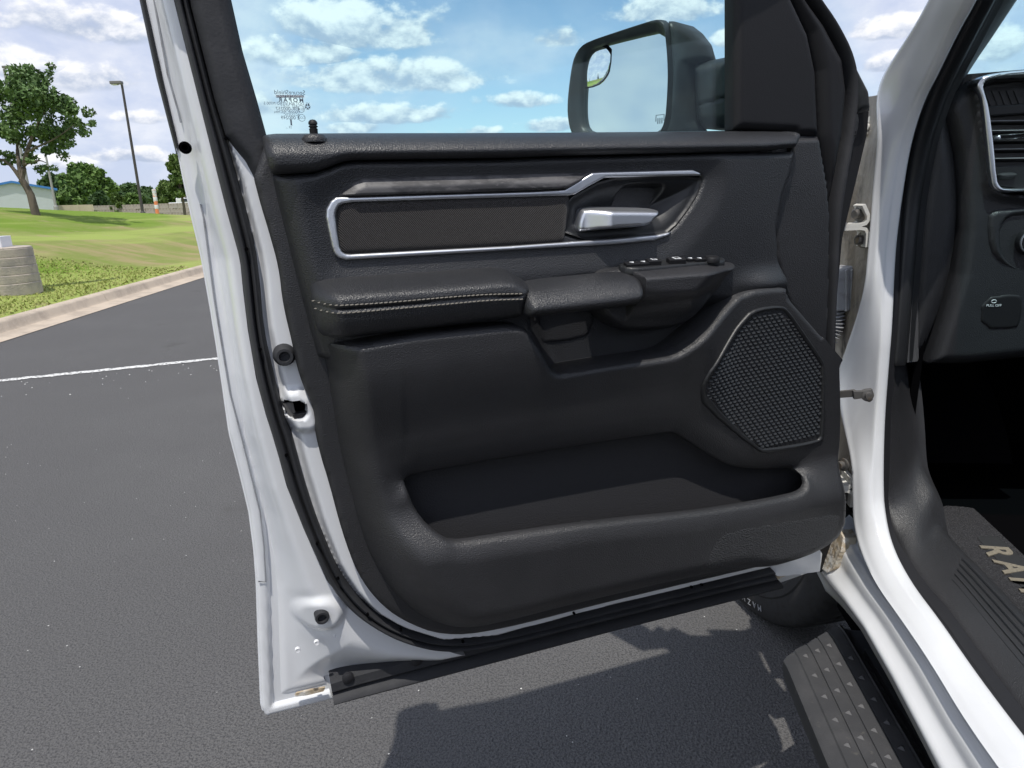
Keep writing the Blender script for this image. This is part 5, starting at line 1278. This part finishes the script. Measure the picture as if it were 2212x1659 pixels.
# shed with blue roof
sd_ = 62
e_l, e_r, pk, = place(-120, 446, sd_), place(122, 446, sd_), place(36, 446, sd_)
zE = place(119, 410, sd_)[2]; zP = place(36, 395, sd_)[2]; zB = -1.0
ev = e_r-e_l; ev[2] = 0; ev /= np.linalg.norm(ev); bv_ = np.array([-ev[1], ev[0], 0]); bv_ = bv_ if bv_[1] > 0 else -bv_
shed = thing('shed', (float(pk[0]), float(pk[1]), 0.), 'long white metal shed with a blue roof behind the maple', 'building')
Wd = (e_r-pk)@ev; pL = pk-ev*Wd
gab = [pL*[1, 1, 0]+Z*zB, e_r*[1, 1, 0]+Z*zB, e_r*[1, 1, 0]+Z*zE, pk*[1, 1, 0]+Z*zP, pL*[1, 1, 0]+Z*zE]
prism('wall', np.array(gab), bv_*25, 'shed_wall', shed)
ov = .25
for sgn, nm in ((1, 'roof'), (-1, 'roof')):
    e_ = (e_r if sgn > 0 else pL)*[1, 1, 0]+Z*zE; p_ = pk*[1, 1, 0]+Z*zP; d_ = (e_-p_)/np.linalg.norm(e_-p_)
    prism(nm, [p_-bv_*.2, e_+d_*ov-bv_*.2, e_+d_*ov+bv_*25.2, p_+bv_*25.2], Z*.15, 'blue_roof', shed)
# a blue roof slope seen at the far left edge of the shed
# beige corrugated fence and stone wall
def wallrow(name, xa, ya, xb, yb, dist_a, dist_b, hpx, label, cat, mat, piece, nrow, npc, rs, dep=.25):
    a, b = place(xa, ya, dist_a), place(xb, yb, dist_b); d_ = b-a; d_[2] = 0; L = np.linalg.norm(d_); d_ /= L; f_ = np.cross(Z, d_)
    z0 = min(a[2], b[2])-.6; Hh = hpx/F*(dist_a+dist_b)/2+.6
    t = thing(name, tuple(map(float, (a+b)/2*[1, 1, 0]+Z*z0)), label, cat)
    ax_ = (d_, f_, Z); hr = Hh/nrow; pw = L/npc
    src = box(piece, (0, 0, 0), (1, 1, 1), mat, t, None, 0)
    mats = []
    for r in range(nrow):
        for c_ in range(npc):
            off = (r % 2)*.5*pw*(nrow > 1)
            o = a*[1, 1, 0]+d_*((c_+.5)*pw+off)+Z*(z0+(r+.5)*hr)+f_*rs.normal(0, .02)
            mt = Matrix.Identity(4)
            for j in range(3): mt[j][0] = d_[j]*pw*.985; mt[j][1] = f_[j]*dep; mt[j][2] = Z[j]*hr*.975; mt[j][3] = o[j]
            mats.append(mt)
    copies(src, mats); return t
rs = np.random.default_rng(5)
wallrow('panel_fence', 124, 452, 203, 455, 66, 66, 11, 'beige ribbed panel fence next to the white shed', 'fence', 'fence_beige', 'panel', 1, 22, rs, .08)
wallrow('stone_wall', 204, 463, 430, 462, 72, 64, 20, 'long low grey stone wall below the far trees', 'wall', 'stone', 'stone', 4, 34, rs, .5)
# orange and white marker post
mb = place(341, 465, 44); mtp = place(335, 412, 44)
mk_ = thing('marker_post', (float(mb[0]), float(mb[1]), float(mb[2])), 'orange and white striped marker post near the stone wall', 'marker post')
tube('shaft', [mb-Z*.3, np.array([mb[0], mb[1], mtp[2]])], [.10, .10], 'orange', mk_, 10)
for k in range(3): lathe('band', mb+Z*(.35+k*.42), Z, [(.102, 0), (.104, .01), (.104, .2), (.102, .21)], 'white_metal', mk_, 12)
lathe('cap', np.array([mb[0], mb[1], mtp[2]]), Z, [(.11, 0), (.11, .05), (0, .09)], 'orange', mk_, 12)
# house and parked van far away by the door edge
hc = place(402, 444, 105); hs_ = thing('house', (float(hc[0]), float(hc[1]), 0.), 'distant tan house with brown roof beside the open door', 'house')
ux = np.array([math.cos(R_(20)), math.sin(R_(20)), 0]); uy = np.array([-ux[1], ux[0], 0])
box('wall', hc*[1, 1, 0]+Z*1.2, (5.0, 6, 3.2), 'house_wall', hs_, (ux, uy, Z))
rb_ = hc*[1, 1, 0]+Z*2.8
rp = [rb_-ux*3-uy*3.3, rb_+ux*3-uy*3.3, rb_-uy*3.3+Z*1.8]
prism('roof', rp, uy*6.6, 'house_roof', hs_)
for dx in (-1.2, 1.0): box('window', hc*[1, 1, 0]+Z*1.6+ux*dx-uy*3.02, (.8, .1, 1.0), 'dark_glass', hs_, (ux, uy, Z))
vc = place(401, 440, 88); van = thing('parked_van', (float(vc[0]), float(vc[1]), 0.), 'small white van parked beyond the stone wall', 'van')
def vbox(nm, c, s, m_, b=.0): return box(nm, vc*[1, 1, 0]+ux*c[0]+uy*c[1]+Z*(vc[2]+c[2]), s, m_, van, (ux, uy, Z), b)
vbox('body', (0, 0, -.35), (3.4, 1.7, 1.0), 'van_white', .12); vbox('cabin', (.3, 0, .35), (2.4, 1.55, .6), 'van_white', .15); vbox('window', (.1, -.79, .38), (.9, .05, .35), 'dark_glass'); vbox('window', (1.05, -.79, .38), (.6, .05, .35), 'dark_glass')
for dx in (-1.1, 1.1): lathe('wheel', vc*[1, 1, 0]+ux*dx-uy*.75+Z*(vc[2]-.85), -uy, [(.33, 0), (.33, .2), (.2, .22), (0, .22)], 'tyre_rubber', van, 16)
